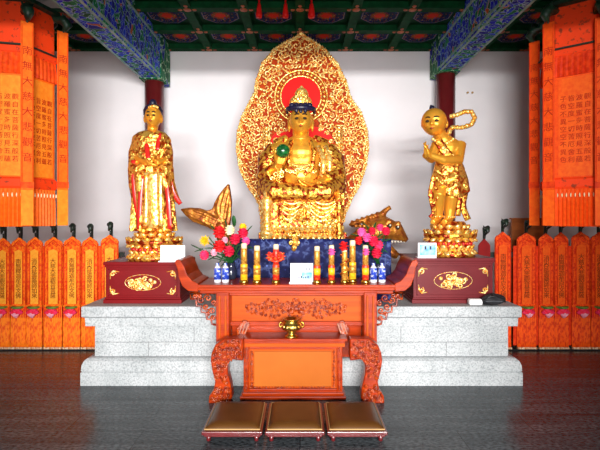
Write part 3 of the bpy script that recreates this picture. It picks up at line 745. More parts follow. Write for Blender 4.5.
e = MB(); e.ell(P(153.3, 110.5, .01), (.098, .105, .07), 16, 9); e.ell(P(153, 103.3, .0), (.04, .045, .045), 12, 8)
for k in (-1, 1): e.tube([P(153+k*7.8, 110, .0), P(153+k*8.4, 115, .03)], [.022, .012], 8)
e.build('hair', 'hair', sl, smooth=True)
e = MB()
for i in range(7): e.ell(P(148.8+i*1.5, 107.4-1.4*math.sin(i/6*PI), -.09-.02*math.sin(i/6*PI)), (.010, .01, .016), 7, 6)
e.build('crown', 'goldbright', sl, smooth=True)

# ------------------------------------------------------------------ child statue (right)
sr = thing('child_statue', 'golden chubby child deity statue with clasped hands and flying ribbon', 'statue', (px(449, 0, YS).x, YS, PRz))
zc = P(0, 222.5).z
lotus_base(sr, P(450.5, 0).x, YS+.02, PRz, .56, zc-PRz+.012)
b = MB()
f = head(b, P(434, 122, -.10), .262, .27, .285, -.42, .16, 1.)
b.ell(P(446.5, 124, -.05), (.02, .032, .045), 8, 7); b.ell(P(422.2, 124, -.06), (.014, .03, .04), 8, 7)
b.tube([P(437, 130, -.06), P(441, 137, -.03), P(445, 143, 0)], [.07, .068, .1], 14)
b.ell(P(447, 148), (.155, .11, .12)); b.ell(P(447.5, 160, -.01), (.135, .12, .13)); b.ell(P(449, 174), (.14, .12, .13))
b.tube([P(437, 144, -.04), P(430.5, 159, -.12), P(425, 155, -.22)], [.058, .05, .032], 12)
b.tube([P(460, 144, 0), P(458, 160, -.10), P(443, 160, -.2), P(429, 155, -.24)], [.066, .06, .048, .032], 12)
hand(b, P(426, 156.5, -.23), (-.25, -.35, .9), (1, -.3, 0), .95, .25, 1)
hand(b, P(429.5, 156.5, -.25), (-.35, -.35, .9), (-1, .3, 0), .95, .25, -1)
b.tube([P(454, 178, .02), P(451.5, 198, -.03), P(450, 208, .02), P(449, 219.5, .02)], [.095, .073, .07, .045], 14)
b.tube([P(444, 178, 0), P(438.5, 195, -.11), P(438, 207, -.04), P(438, 219, -.01)], [.09, .068, .062, .042], 14)
b.tube([P(449, 220, .03), P(446, 221.2, -.08), P(444, 222, -.15)], [.042, .038, .03], 10); b.tube([P(438, 219.5, 0), P(434.5, 221.2, -.1), P(432.5, 222, -.17)], [.04, .036, .028], 10)
b.build('body', 'goldskin', sr, remesh=.0075)
face_marks(sr, f, 1.1, True)
e = MB(); e.ell(P(432, 108.6, -.06), (.03, .03, .035), 10, 7); e.ell(P(431, 107.5, -.06), (.016, .016, .03), 8, 6)
e.build('hair_tuft', 'hair', sr, smooth=True)
s_ = MB(); rs = []
for (y, xl2, xr2) in [(163, 435, 462), (168, 434, 464), (175, 432, 465), (182, 431, 466), (189, 430, 467), (195, 430, 468)]:
    c = P((xl2+xr2)/2, y); hw = (xr2-xl2)/2*YS/F; am = sstep(165, 195, y)*.12
    rs.append([c+Vector((hw*(1+am*math.cos(7*a+y*.05))*math.cos(a), .78*hw*(1+am*math.cos(7*a+y*.05))*math.sin(a), .05*math.cos(3*a+1)*am*6)) for a in [2*PI*j2/60 for j2 in range(60)]])
s_.rings(rs[::-1])
for pts in ([(436, 170, -.14), (446, 178, -.17), (462, 170, -.1)], [(434, 176, -.13), (446, 187, -.17), (464, 177, -.1)], [(433, 184, -.12), (440, 194, -.15), (433, 204, -.12)]):
    s_.tube([P(*q) for q in pts], .017, 8)
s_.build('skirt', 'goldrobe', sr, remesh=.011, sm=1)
e = MB()
ribbon(e, [P(437, 139, -.11), P(446, 152, -.15), P(456, 164, -.13)], .045)
ribbon(e, [P(434, 176, -.15), P(431, 195, -.15), P(434, 212, -.1), P(430, 218, -.1)], .028); ribbon(e, [P(460, 166, -.05), P(466, 185, -.02), P(463, 205, .0), P(468, 220, .02)], .035)
ribbon(e, [P(456, 176, -.12), P(460, 195, -.1), P(458, 216, -.05)], .028)
e.build('sash', 'goldred', sr, smooth=True)
e = MB()
pts = [(446, 137, .08), (452, 128, .10), (462, 127.5, .10), (471, 124.5, .10), (474.3, 118, .10), (471, 112, .10), (464, 112, .10), (457, 115, .10), (450, 116.5, .08)]
ribbon(e, [P(*q) for q in pts], .024, .014, (0, -1, 0))
for i in range(len(pts)-1):
    for q in (0, .5): e.ell(P(*[pts[i][z]*(1-q)+pts[i+1][z]*q for z in range(3)])+Vector((0, -.012, 0)), .027, 8, 6)
for (x, y, r) in ((467.5, 111.5, 1.5), (460, 113.5, 1.4), (472.5, 121, 1.5), (465, 126.5, 1.4), (474, 115, 1.3), (456, 127.8, 1.3)): e.ell(P(x, y, .085), r*.0125, 8, 6)
e.build('flying_ribbon', 'goldbright', sr, smooth=True)
e = MB()
for i in range(11): e.ell(P(433+i*2.0, 139+5*math.sin(i/10*PI), -.13+.005*i), .016, 8, 6)
e.ell(P(443, 147.5, -.15), (.03, .016, .034), 8, 6)
e.spiral(P(446, 152, -.15), .03, .01, 1.3); e.spiral(P(452, 157, -.14), .028, .01, 1.3)
e.build('necklace', 'goldbright', sr, smooth=True)
e = MB()
for k in range(16): a = 2*PI*k/16; e.ell(P(438, 216.5, -.02)+Vector((.055*math.cos(a), .055*math.sin(a), 0)), .012, 6, 5); e.ell(P(449, 217, .02)+Vector((.06*math.cos(a), .06*math.sin(a), 0)), .012, 6, 5)
e.build('anklet', 'goldbright', sr, smooth=True)

# ------------------------------------------------------------------ seated Buddha with throne (centre)
YB = 5.4
bu = thing('seated_buddha', 'large golden seated Buddha statue on an ornate throne at the centre', 'statue', (px(301, 0, YB).x, YB, PT))
P = lambda x, y, dy=0.: px(x, y, YB+dy)
b = MB()
f = head(b, P(300.8, 121.2, -.10), .258, .29, .335, 0, .03)
for k in (-1, 1): b.ell(P(300.8+k*11.6, 124, -.06), (.02, .04, .095), 10, 9)
b.tube([P(300.8, 130, -.06), P(300.8, 138, -.02), P(300.8, 145)], [.095, .09, .15], 16)
b.ell(P(301, 156, .0), (.27, .16, .24), 20, 14); b.ell(P(280, 151), (.125, .12, .12)); b.ell(P(322, 151), (.125, .12, .12)); b.ell(P(301, 176, -.02), (.23, .18, .18), 18, 12)
b.ell(P(301, 153, -.06), (.20, .115, .13), 18, 10)
b.tube([P(276, 151, .0), P(269, 175, -.08), P(279, 166, -.27)], [.11, .085, .05], 14)
b.tube([P(326, 151, .0), P(333, 176, -.06), P(318, 185, -.30)], [.11, .085, .05], 14)
hand(b, P(280, 164.5, -.28), (.15, -.25, 1), (.2, -1, 0), 1.5, .55, -1)
hand(b, P(317, 185.5, -.31), (-1, -.1, .05), (0, -.25, 1), 1.5, .5, -1)
b.build('body', 'goldskin', bu, remesh=.008)
face_marks(bu, f, 1.5)
r_ = MB()
r_.tube([P(275, 146.5, .01), P(269, 160, -.01), P(267.5, 177, -.08), P(275, 172, -.2)], [.085, .135, .125, .10], 16)
r_.tube([P(327, 146.5, .01), P(333, 160, -.01), P(335, 177, -.08), P(325, 183, -.2)], [.085, .135, .135, .11], 16)
r_.tube([P(288, 139, .02), P(276, 146, .0)], [.06, .08], 12); r_.tube([P(313, 139, .02), P(326, 146, .0)], [.06, .08], 12)
r_.tube([P(290, 186, -.02), P(266, 189, -.2), P(274, 192, -.32), P(308, 193, -.38)], [.13, .13, .11, .08], 16)
r_.tube([P(312, 186, -.02), P(337, 189, -.2), P(328, 192, -.32), P(296, 194, -.34)], [.13, .13, .11, .08], 16)
r_.ell(P(301, 191, -.12), (.40, .24, .09), 24, 10)
for q in range(6):
    for k in (-1, 1): r_.tube([P(301+k*(24+q*1.4), 148+q*5.5, -.13), P(301+k*(30+q*.8), 152+q*5.5, -.13), P(301+k*(36.5), 150+q*5.5, -.05)], .014, 6)
for q in range(4):
    for k in (-1, 1): r_.tube([P(301+k*8, 188+q*2.6, -.36), P(301+k*20, 185+q*2.6, -.40), P(301+k*34, 187+q*3, -.30)], .014, 6)
for k in (-1, 1): r_.tube([P(301+k*9, 141, -.10), P(301+k*13.5, 152, -.18), P(301+k*11, 168, -.19), P(301+k*3, 175, -.19)], .028, 8)
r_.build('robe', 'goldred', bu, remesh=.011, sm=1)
e = MB()
for i in range(13): e.ell(P(289+i*2, 163+3.5*math.sin(i/12*PI), -.185), .02, 8, 6)
for i in range(9): e.spiral(P(287+i*3.4, 170+1.5*math.sin(i), -.205), .024, .009, 1.3, R.random()*6, (-1)**i)
for i in range(8): e.spiral(P(275+R.uniform(-5, 7), 176+R.uniform(-7, 9), -.26), .03, .010, 1.3, R.random()*6, (-1)**i)
for i in range(6): e.spiral(P(327+R.uniform(-6, 5), 160+R.uniform(-8, 10), -.14), .03, .010, 1.3, R.random()*6, (-1)**i)
e.tube([P(318, 146, -.12), P(324, 160, -.15), P(322, 178, -.2)], [.03, .04, .03], 8); e.tube([P(325, 146, -.11), P(330, 160, -.14), P(329, 178, -.2)], [.03, .035, .03], 8)
e.build('jewellery', 'goldbright', bu, smooth=True)
e = MB(); e.ell(P(283, 151, -.36), .077, 20, 12); e.build('jade_disc', 'jade', bu, smooth=True)
e = MB()
e.tube([P(300.8+12.8*math.sin(q), 108.2-.9*math.cos(q*2), -.08-.155*math.cos(q)) for q in [(-1.7+3.4*i/20) for i in range(21)]], .030, 8)
for i in range(5): e.ell(P(292+i*4.4, 105.6, -.20+.006*abs(i-2)**2), (.035, .025, .035), 8, 6)
for i in range(3): e.ell(P(296.4+i*4.4, 110.4+.8*(i == 1), -.225), (.022, .02, .03), 8, 6)
for k in (-1, 1): e.tube([P(300.8+k*13, 109, -.06), P(300.8+k*13.6, 114, -.02)], [.03, .012], 8)
e.build('hair', 'hair', bu, smooth=True)
e = MB(); e.ell(P(300.8, 103, .0), (.13, .13, .10), 18, 10); e.ell(P(301.5, 95, .0), (.08, .08, .085), 14, 9)
for i in range(7): 
    e.ell(P(292+i*3, 102.5-4.5*math.sin(i/6*PI), -.12), (.02, .015, .03), 7, 6)
    e.spiral(P(294+i*2.3, 99-4*math.sin(i/6*PI), -.10), .018, .007, 1.2, i, (-1)**i)
e.spiral(P(301, 94, -.085), .04, .01, 1.5); e.ell(P(301.5, 87.6, 0), (.02, .02, .025), 8, 6)
e.build('crown', 'goldbright', bu, smooth=True)
# throne
zt = P(0, 196).z; x0, x1 = P(262, 0).x, P(343, 0).x; yf, yb = 5.17, 5.62
th = MB()
for (z0, z1, o) in ((PT, PT+.10, .02), (PT+.10, PT+.2, -.02), (PT+.2, 1.32, -.05), (1.32, 1.40, -.01), (1.40, 1.47, .02), (1.47, zt-.06, -.03), (zt-.06, zt+.01, .0)):
    th.box(x0-o, x1+o, yf-o*.5, yb+o*.5, z0, z1)
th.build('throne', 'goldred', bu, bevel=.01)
e = MB()
for i in range(15):
    for (yy, tl) in ((228.5, .5), (236, 2.5)):
        d = Vector((0, -math.sin(tl), math.cos(tl)))
        e.ell(P(263+i*5.6, yy, -.26), (.034, .02, .05), 8, 6, d.to_track_quat('Z', 'Y').to_matrix())
e.build('throne_petals', 'goldbright', bu, smooth=True)
# drapery swags over the seat front
d_ = MB()
d_.box(P(279, 0).x, P(342, 0).x, 5.12, 5.18, P(0, 219).z, P(0, 194).z)
for i in range(17): d_.tube([P(280+i*3.8, 206, -.285), P(280+i*3.8+R.uniform(-1, 1), 214, -.295), P(280+i*3.8, 221+2*math.sin(i*1.3), -.285)], [.014, .021, .012], 7)
d_.build('throne_drapery', 'goldred', bu, remesh=.01, sm=1)
e = MB()
for q in range(5): e.tube([P(308+(34-2*q)*t/12, 196.5+q*3.2+(8+q*1.0)*math.sin(PI*t/12), -.30-.012*(q % 2)) for t in range(13)], [.006+.013*math.sin(PI*t/12) for t in range(13)], 8)
for q in range(4): e.tube([P(281+(22-2*q)*t/12, 200+q*4.4+(4+q)*math.sin(PI*t/12), -.30-.012*(q % 2)) for t in range(13)], [.006+.011*math.sin(PI*t/12) for t in range(13)], 8)
e.build('drapery_swag', 'goldbright', bu, smooth=True)
e = MB()
for i in range(22): e.spiral(P(R.uniform(282, 341), R.uniform(216, 226), -.315), R.uniform(.02, .03), .010, 1.3, R.random()*6, R.choice((-1, 1)), proud=.01)
e.build('throne_scrollwork', 'goldbright', bu, smooth=True); e = MB()
for i in range(9): e.spiral(P(R.uniform(300, 309), R.uniform(197, 214), -.315), R.uniform(.02, .03), .010, 1.3, R.random()*6, R.choice((-1, 1)), proud=.01)
e.build('scroll_ornament', 'goldbright', bu, smooth=True)
for k, xx in ((-1, 267), (1, 339)):
    c = P(xx, 0, -.31); prof = [(.055, 0)]
    for (z, r) in ((.02, .075), (.06, .05), (.10, .07), (.14, .045), (.17, .085), (.20, .085), (.23, .05), (.27, .075), (.30, .045), (.34, .06), (.42, .05), (.46, .08), (.50, .06), (.54, .085), (.58, .04), (.62, .05), (.66, .015)): prof.append((r*(.9 if k < 0 else .55), z))
    MB().lathe(prof, (c.x, c.y, 1.28), 16).box(c.x-.05, c.x+.05, c.y-.02, 5.2, PT, 1.285).build('throne_baluster', 'goldbright' if k < 0 else 'goldred', bu, smooth=True)

# ------------------------------------------------------------------ mandorla screen behind
YH = 6.05
ha = thing('mandorla_screen', 'tall gilded openwork flame-shaped halo screen behind the Buddha', 'halo', (px(302, 0, YH).x, YH, PT))
L = [(301, 33), (297, 37), (287, 41.5), (274, 50), (263, 63), (257, 79), (255, 92), (250, 102), (242, 117), (237.5, 134), (237, 148), (239, 165), (244, 179), (252, 192), (260, 205), (262, 225)]
Rr = [(305, 37), (316, 43), (325, 50), (337, 64), (345, 80), (349, 94), (353, 102), (361, 113), (367, 132), (368, 148), (366, 165), (360, 184), (351, 200), (345, 214), (343, 225)]
HL = L+[(262, 289)]; HR = Rr+[(343, 289)]
out = HL+HR[::-1]
zpt = px(0, 0, YH)
outz = [(x, min(y, HY+(CZ-PT)*F/YH)) for x, y in out]
MB().pprism(outz, YH, YH+.07).build('backing', 'halored', ha)
e = MB(); pts = L[::-1][:-1]+[(301, 33)]+Rr
dense = []
for i in range(len(pts)-1):
    n = max(2, int(math.dist(pts[i], pts[i+1])/3))
    for q in range(n): t = q/n; dense.append((pts[i][0]*(1-t)+pts[i+1][0]*t, pts[i][1]*(1-t)+pts[i+1][1]*t))
e.tube([px(x, y, YH) for x, y in dense], .014, 6)
for i, (x, y) in enumerate(dense):
    dx, dy = x-302, y-135; l = math.hypot(dx, dy)
    e.spiral(px(x-dx/l*1.0, y-dy/l*1.0, YH-.015), .027, .010, 1.2, math.atan2(-dy, dx)+i, (-1)**i, proud=.01)
    e.tube([px(x, y, YH+.02), px(x+dx/l*.8, y+dy/l*.8-.6, YH+.02), px(x+dx/l*1.0+.2, y+dy/l*1.0-1.5, YH+.02)], [.014, .010, .003], 5)
e.tube([px(301, 36, YH), px(300.5, 33, YH), px(299.5, 30.5, YH)], [.03, .02, .004], 6)
e.build('flame_rim', 'goldrelief', ha, smooth=True)
HC, HRd = (301, 96.5), 19.5
def body_field(x, y): return (270 < x < 286 or 317 < x < 334) and 130 < y < 150
pts = []
tries = 0
while tries < 16000:
    tries += 1; x, y = R.uniform(236, 369), R.uniform(38, 236)
    if not inside(x, y, out) or math.hypot(x-HC[0], y-HC[1]) < 28.5 or body_field(x, y): continue
    mn = 4.3 if tries < 7000 else 3.15
    if all((x-a)**2+(y-b2)**2 > mn*mn for a, b2 in pts) and not (284 < x < 318 and y > 112) and not (276 < x < 327 and y > 150): pts.append((x, y))
e = MB()
for i, (x, y) in enumerate(pts):
    if not inside(x-2.5, y, out) or not inside(x+2.5, y, out): continue
    YS2 = YH-.033 if 267 < x < 337 and 125 < y < 207 else YH-.008
    if R.random() < .62: e.spiral(px(x, y, YS2), R.uniform(2.1, 3.1)*.0129, .0098, R.uniform(.9, 1.35), R.random()*6.28, R.choice((-1, 1)), n=5, k=13, proud=.016)
    else:
        a, q, sg = R.random()*6.28, R.uniform(2.2, 3.4)*.0129, R.choice((-1, 1)); c5 = px(x, y, YS2); pp = []
        for i5 in range(9):
            t5 = i5/4-1; u5, w5 = q*t5*1.15, sg*q*.55*math.sin(t5*PI)
            pp.append(c5+Vector((u5*math.cos(a)-w5*math.sin(a), -.016*math.cos(t5*PI/2), u5*math.sin(a)+w5*math.cos(a))))
        e.tube(pp, [.004, .009, .013, .012, .010, .012, .014, .009, .004], 5)
e.build('scrollwork', 'goldrelief', ha, smooth=True)
e = MB(); cc = px(*HC, YH-.02); r = HRd*YH/F
e.rings([[cc+Vector((r*math.cos(2*PI*j2/40), dy, r*math.sin(2*PI*j2/40))) for j2 in range(40)] for dy in (.03, -.012)])
e.build('head_disc', 'discred', ha)
e = MB()
for q in (20.2, 26): e.tube([cc+Vector((q*YH/F*math.cos(2*PI*j2/40), 0, q*YH/F*math.sin(2*PI*j2/40))) for j2 in range(41)], .012, 6)
for j2 in range(34): a = 2*PI*j2/34; e.ell(cc+Vector((23.2*YH/F*math.cos(a), -.005, 23.2*YH/F*math.sin(a))), .022, 7, 5)
e.build('beaded_ring', 'goldbright', ha, smooth=True)
MB().pprism([(269, 206), (269, 150), (272, 137), (279, 129), (292, 126), (312, 126), (325, 129), (332, 137), (335, 150), (335, 206)], YH-.025, YH+.01).build('back_field', 'discred', ha)
for k, xs in ((-1, 266.5), (1, 339)):
    e = MB()
    for i in range(20): e.ell(px(xs, 128+i*3.6, YH-.045), .026, 7, 5)
    e.tube([px(xs-3, 127, YH-.03), px(xs-3, 200, YH-.03)], .01, 6); e.tube([px(xs+3, 127, YH-.03), px(xs+3, 200, YH-.03)], .01, 6)
    e.build('beaded_border', 'goldbright', ha, smooth=True)
e = MB()
for (x, y) in [(276, 140), (274, 148), (275, 157), (279, 133), (327, 133), (331, 141), (285, 129.5), (320, 129.5)]: e.spiral(px(x, y, YH-.03), .03, .010, 1.3, R.random()*6, R.choice((-1, 1)), proud=.01)
e.build('field_scroll', 'goldrelief', ha, smooth=True)

# ------------------------------------------------------------------ big fish mount
YFi = 5.82
fi = thing('dragon_fish', 'large bronze-gold fish with raised tail and open-mouthed head behind the flowers', 'statue', (px(302, 0, YFi).x, YFi, PT))
P = lambda x, y, dy=0.: px(x, y, YFi+dy)
b = MB()
b.tube([P(221, 222), P(224, 236), P(236, 250), (P(262, 262)), P(302, 266), P(340, 258), P(362, 245), P(374, 236), P(384, 232)], [.075, .10, .13, .15, .155, .17, .19, .20, .15], 18)
b.tube([P(372, 234), P(386, 229, -.02), P(397, 232, -.04), P(407, 241, -.06)], [.19, .165, .11, .03], 16)
b.tube([P(374, 243), P(386, 249, -.03), P(398, 256.5, -.06)], [.12, .085, .04], 12)
b.tube([P(380, 218), P(385, 211), P(390, 207), P(391, 210)], [.06, .035, .025, .012], 10)
b.ell(P(389, 222, -.13), (.05, .05, .045)); b.ell(P(398, 224, -.1), (.04, .04, .04))
for i in range(6): b.tube([P(352+i*5, 226-i*1.9, 0), P(353+i*5, 222.2-i*1.8, .02), P(351+i*5, 220.4-i*1.6, .03)], [.05, .034, .012], 8)
b.tube([(P(302, 266)+Vector((0, 0, 0))), Vector((P(302, 0).x, YFi, PT+.02))], [.14, .2], 16)
b.build('body', 'bronze', fi, remesh=.013, sm=1)
tail = [(216, 232), (207, 227), (192, 221.5), (185, 215), (179.5, 209), (189, 207.5), (199, 208), (207, 210.5), (212, 209), (214, 203), (218, 195.5), (223, 189), (228.5, 183), (230, 191), (231.5, 202), (230.5, 219), (228, 232)]
t2 = MB(); t2.pprism(tail, YFi-.05, YFi+.04)
for pts in ([(217, 224), (200, 217), (183, 209.5)], [(219, 221), (203, 213), (188, 209)], [(221, 224), (222, 205), (227.5, 186)], [(224, 222), (227, 205), (229.5, 190)], [(216, 227), (202, 221), (188, 215)], [(220, 218), (217, 208), (221, 194)]):
    t2.tube([P(x, y, -.05) for x, y in pts], [.03, .022, .008], 8)
t2.build('tail_fin', 'bronze', fi, remesh=.012, sm=2)
e = MB()
for (x, y, q) in ((389.5, 226, -.180), (397.5, 227.5, -.145)): e.ell(P(x, y, q), (.028, .018, .028), 10, 7)
e.build('eye', 'line', fi, smooth=True)
e = MB()
for (x, y, q) in ((390.3, 225.2, -.198), (398.2, 226.8, -.163)): e.ell(P(x, y, q), (.011, .007, .011), 8, 6)
for i in range(5): e.tube([P(392+i*3, 240.8, -.07), P(392.2+i*3, 242.8, -.07)], [.016, .006], 6)
e.build('tooth', 'eyewhite', fi, smooth=True)
e = MB()
for i in range(7):
    for j2 in range(5): e.ell(P(356+i*4.2+(j2 % 2)*2, 226+j2*4.4, -.17+.012*abs(j2-2)), (.028, .02, .022), 8, 6)
e.build('scale', 'bronze', fi, smooth=True)

# ------------------------------------------------------------------ navy draped stand
n0, n1 = px(233, 0, 4.93).x, px(390, 0, 4.93).x
zt2 = CZ-(239-HY)*4.93/F
m = MB(); rs = []
def cring(z, dd, amp):
    pts = []; ya, yb3 = 4.87, 4.985
    for i in range(80): pts.append((n0+(n1-n0)*i/80, ya))
    for i in range(8): pts.append((n1, ya+(yb3-ya)*i/8))
    for i in range(80): pts.append((n1-(n1-n0)*i/80, yb3))
    for i in range(8): pts.append((n0, yb3-(yb3-ya)*i/8))
    res = []
    for i, (x, y) in enumerate(pts):
        wv = amp*(math.sin(i*.75)+.6*math.sin(i*1.31+1))
        res.append(Vector((x, y+(wv if i < 80 else (-wv*.3 if 88 <= i < 168 else 0)), z)))
    return res
for k in range(9):
    t = k/8; rs.append(cring(PT+(zt2-PT)*t, 0, .014*(1-t)))
nv = tag(m.rings(rs).build('altar_cloth', 'navy', loc=((n0+n1)/2, 4.98, PT), smooth=True), 'navy patterned cloth draped over a stand behind the candles', 'cloth')

gp = thing('gilt_ornament', 'small golden scroll ornament hung on the navy cloth left of the central sign', 'ornament', (px(294, 0, 4.84).x, 4.84, px(0, 252, 4.84).z))
e = MB(); q = lambda x, y, d=0.: px(x, y, 4.84+d)
e.ell(q(294, 235.5), (.055, .025, .032), 12, 8); e.ell(q(295.5, 242), (.045, .024, .05), 12, 8); e.ell(q(294, 248), (.028, .02, .036), 10, 7)
e.build('body', 'goldred', gp, smooth=True)
e = MB()
for (x, y, r, sg) in ((289.5, 234, .026, 1), (298.5, 234, .026, -1), (294, 238, .024, 1), (291, 243, .022, -1), (298, 243, .022, 1), (294.5, 247.5, .02, 1)): e.spiral(q(x, y, -.026), r, .009, 1.3, x, sg, proud=.01)
e.build('scroll', 'goldbright', gp, smooth=True)
# ------------------------------------------------------------------ bouquets
def bouquet(label, vlabel, vx, flowers, leaves, Yq, vtop):
    zv = AT; xv = px(vx, 0, Yq).x; ht = CZ-(vtop-HY)*Yq/F-zv
    v = thing('flower_vase', vlabel, 'vase', (xv, Yq, zv), 'bouquet vases')
    MB().lathe([(.045, 0), (.05, .01), (.062, ht*.35), (.05, ht*.7), (.034, ht*.86), (.045, ht*.98), (.045, ht), (.036, ht), (.03, ht*.86)], (xv, Yq, zv), 20).build('body', 'vase', v, smooth=True)
    t = thing('flower_bouquet', label, 'bouquet', (xv, Yq, zv+ht), 'silk flower bouquets')
    st = MB(); base = Vector((xv, Yq, zv+ht+.005)); qn = 0
    for (x, y, r, col, kind, dy) in flowers:
        c = px(x, y, Yq+dy); q = r*Yq/F
        st.tube([base+Vector((R.uniform(-.015, .015), 0, 0)), (base+c)/2+Vector((0, .02, .02)), c+Vector((0, .015, 0))], .006, 5)
        e = MB()
        if kind == 'mum':
            for i in range(40):
                g = i*2.399; l = i/40; d = Vector((math.sin(l*1.5)*math.cos(g), -math.cos(l*1.5)-.05, math.sin(l*1.5)*math.sin(g))).normalized()
                e.ell(c+d*q*.55, (q*.13, q*.08, q*.45), 6, 5, d.to_track_quat('Z', 'Y').to_matrix())
        else: bloom(e, c, q*1.0, 10 if kind == 'carn' else 9, 4); e.ell(c+Vector((0, .01, 0)), (q*.78, q*.42, q*.78), 14, 8) 
        e.build({'mum': 'chrysanthemum', 'rose': 'rose', 'carn': 'carnation'}[kind], col, t, smooth=True)
        if kind == 'rose':
            e = MB(); e.ell(c+Vector((0, -q*.45, 0)), (q*.3, q*.3, q*.3), 8, 6); e.build('flower_centre', col, t, smooth=True)
    st.build('stem', 'green', t, smooth=True)
    lf = MB()
    for (x, y, a, ln, dy) in leaves:
        c = px(x, y, Yq+dy); d = Vector((math.cos(a), R.uniform(-.3, .1), math.sin(a))).normalized()
        lf.ell(c, (ln*.38, .006, ln), 8, 6, d.to_track_quat('Z', 'Y').to_matrix())
        lf.tube([base, (base+c)/2+Vector((0, .03, 0)), c], .004, 4)
    lf.build('leaf', 'green', t, smooth=True)
bouquet('left silk flower bouquet with a yellow chrysanthemum and red roses', 'dark blue vase holding the left bouquet behind the bottles', 231,
        [(205, 240.5, 6.2, 'yellow', 'mum', 0), (219.5, 232, 7.5, 'redpetal', 'rose', .03), (219.5, 246, 7.2, 'redpetal', 'rose', -.05), (230, 230, 6, 'cream', 'carn', .04), (235, 239, 6.4, 'crimson', 'rose', -.02), (243, 233, 6.2, 'crimson', 'rose', .03),
         (229, 251, 6.5, 'crimson', 'rose', -.08), (204.5, 255, 5.6, 'pink', 'carn', -.03), (214, 252.5, 4, 'palepink', 'carn', -.06), (243, 227, 4.5, 'yellow', 'carn', .06), (246, 241, 4.8, 'rosepink', 'carn', 0), (225, 240, 4, 'palepink', 'carn', .05)],
        [(196, 247, 2.7, .06, 0), (199, 250, 3.5, .05, 0), (234, 221, 1.6, .06, .08), (211, 240, 2.2, .06, .05), (222, 258, 4.2, .06, .0), (213, 228, 2.2, .06, .08), (250, 247, -.4, .06, .05), (238, 246, .5, .06, .06), (226, 223, 1.9, .05, .09), (210, 248, 3.2, .06, .04), (238, 256, -.9, .07, .03), (230, 260, -1.8, .06, .02), (249, 229, .8, .05, .07), (224, 263, 4.0, .05, .03), (212, 258, 3.6, .05, .03)], 4.70, 263)
bouquet('right silk flower bouquet of pink and red carnations before the fish head', 'dark blue vase holding the right bouquet behind the bottles', 378,
        [(361.5, 232, 5.2, 'rosepink', 'carn', -.02), (367, 237.5, 5.2, 'rosepink', 'carn', -.05), (373.5, 241, 6.2, 'crimson', 'carn', -.05), (358.5, 240.5, 5, 'redpetal', 'rose', 0), (378.5, 245, 5.4, 'pink', 'carn', -.04), (376.5, 253, 6, 'crimson', 'rose', -.07), (386, 231, 5, 'crimson', 'carn', .03), (380, 227.5, 4.4, 'pink', 'carn', .05), (372, 231, 4.6, 'crimson', 'carn', .04)],
        [(367, 226.5, 2.4, .07, .06), (374, 227, 1.2, .06, .07), (379, 236, .6, .06, .05), (364, 246, 3.8, .05, .04), (387, 240, .2, .05, .05), (384, 250, -.6, .05, .02), (370, 249, 4., .05, .03), (355, 235, 2.9, .05, .04)], 4.70, 264)

# ------------------------------------------------------------------ small things on the platform and pedestal
def lump(mb, c, r, seed):
    rr = random.Random(seed); ph = [rr.uniform(0, 6) for _ in range(6)]; k = len(mb.v); mb.ell(c, r, 24, 14); c = Vector(c)
    for i in range(k, len(mb.v)):
        d = mb.v[i]-c; a = math.atan2(d.y, d.x)
        s = 1+.10*math.sin(3*a+ph[0]+d.z*20)+.06*math.sin(5*a+ph[1]-d.z*33); mb.v[i] = Vector((c.x+d.x*s, c.y+d.y*s, max(PT+.001, c.z+d.z*s)))
Yg = 4.648
bg = thing('black_pouch', 'small black fabric pouch lying at the right end of the platform', 'bag', (px(491, 0, Yg).x, Yg, PT))
xx = px(491.5, 0, Yg).x
m = MB(); lump(m, (xx, Yg, PT+.052), (.125, .058, .058), 3); m.build('body', 'blackcloth', bg, smooth=True)
MB().tube([(xx-.10, Yg-.05, PT+.055), (xx-.05, Yg-.066, PT+.09), (xx+.03, Yg-.066, PT+.10), (xx+.1, Yg-.05, PT+.07), (xx+.13, Yg-.01, PT+.03)], .008, 6).build('strap', 'black', bg, smooth=True)
MB().tube([(xx-.08, Yg-.062, PT+.045), (xx, Yg-.066, PT+.05), (xx+.08, Yg-.06, PT+.045)], .004, 5).build('zip', mat('grey_zip', (.25, .27, .3), None, 8, .3, .6), bg)
x0 = px(468.5, 0, Yg).x; x1 = px(482, 0, Yg).x
MB_ = MB().box(x0, x1, Yg-.03, Yg+.04, PT+.001, PT+.062)
tp = thing('tissue_pack', 'white paper packet lying beside the black pouch', 'packet', ((x0+x1)/2, Yg, PT))
MB_.build('packet', 'paper', tp, bevel=.015); MB().box(x0+.02, x1-.02, Yg-.034, Yg-.029, PT+.02, PT+.035).build('flap', 'white', tp)

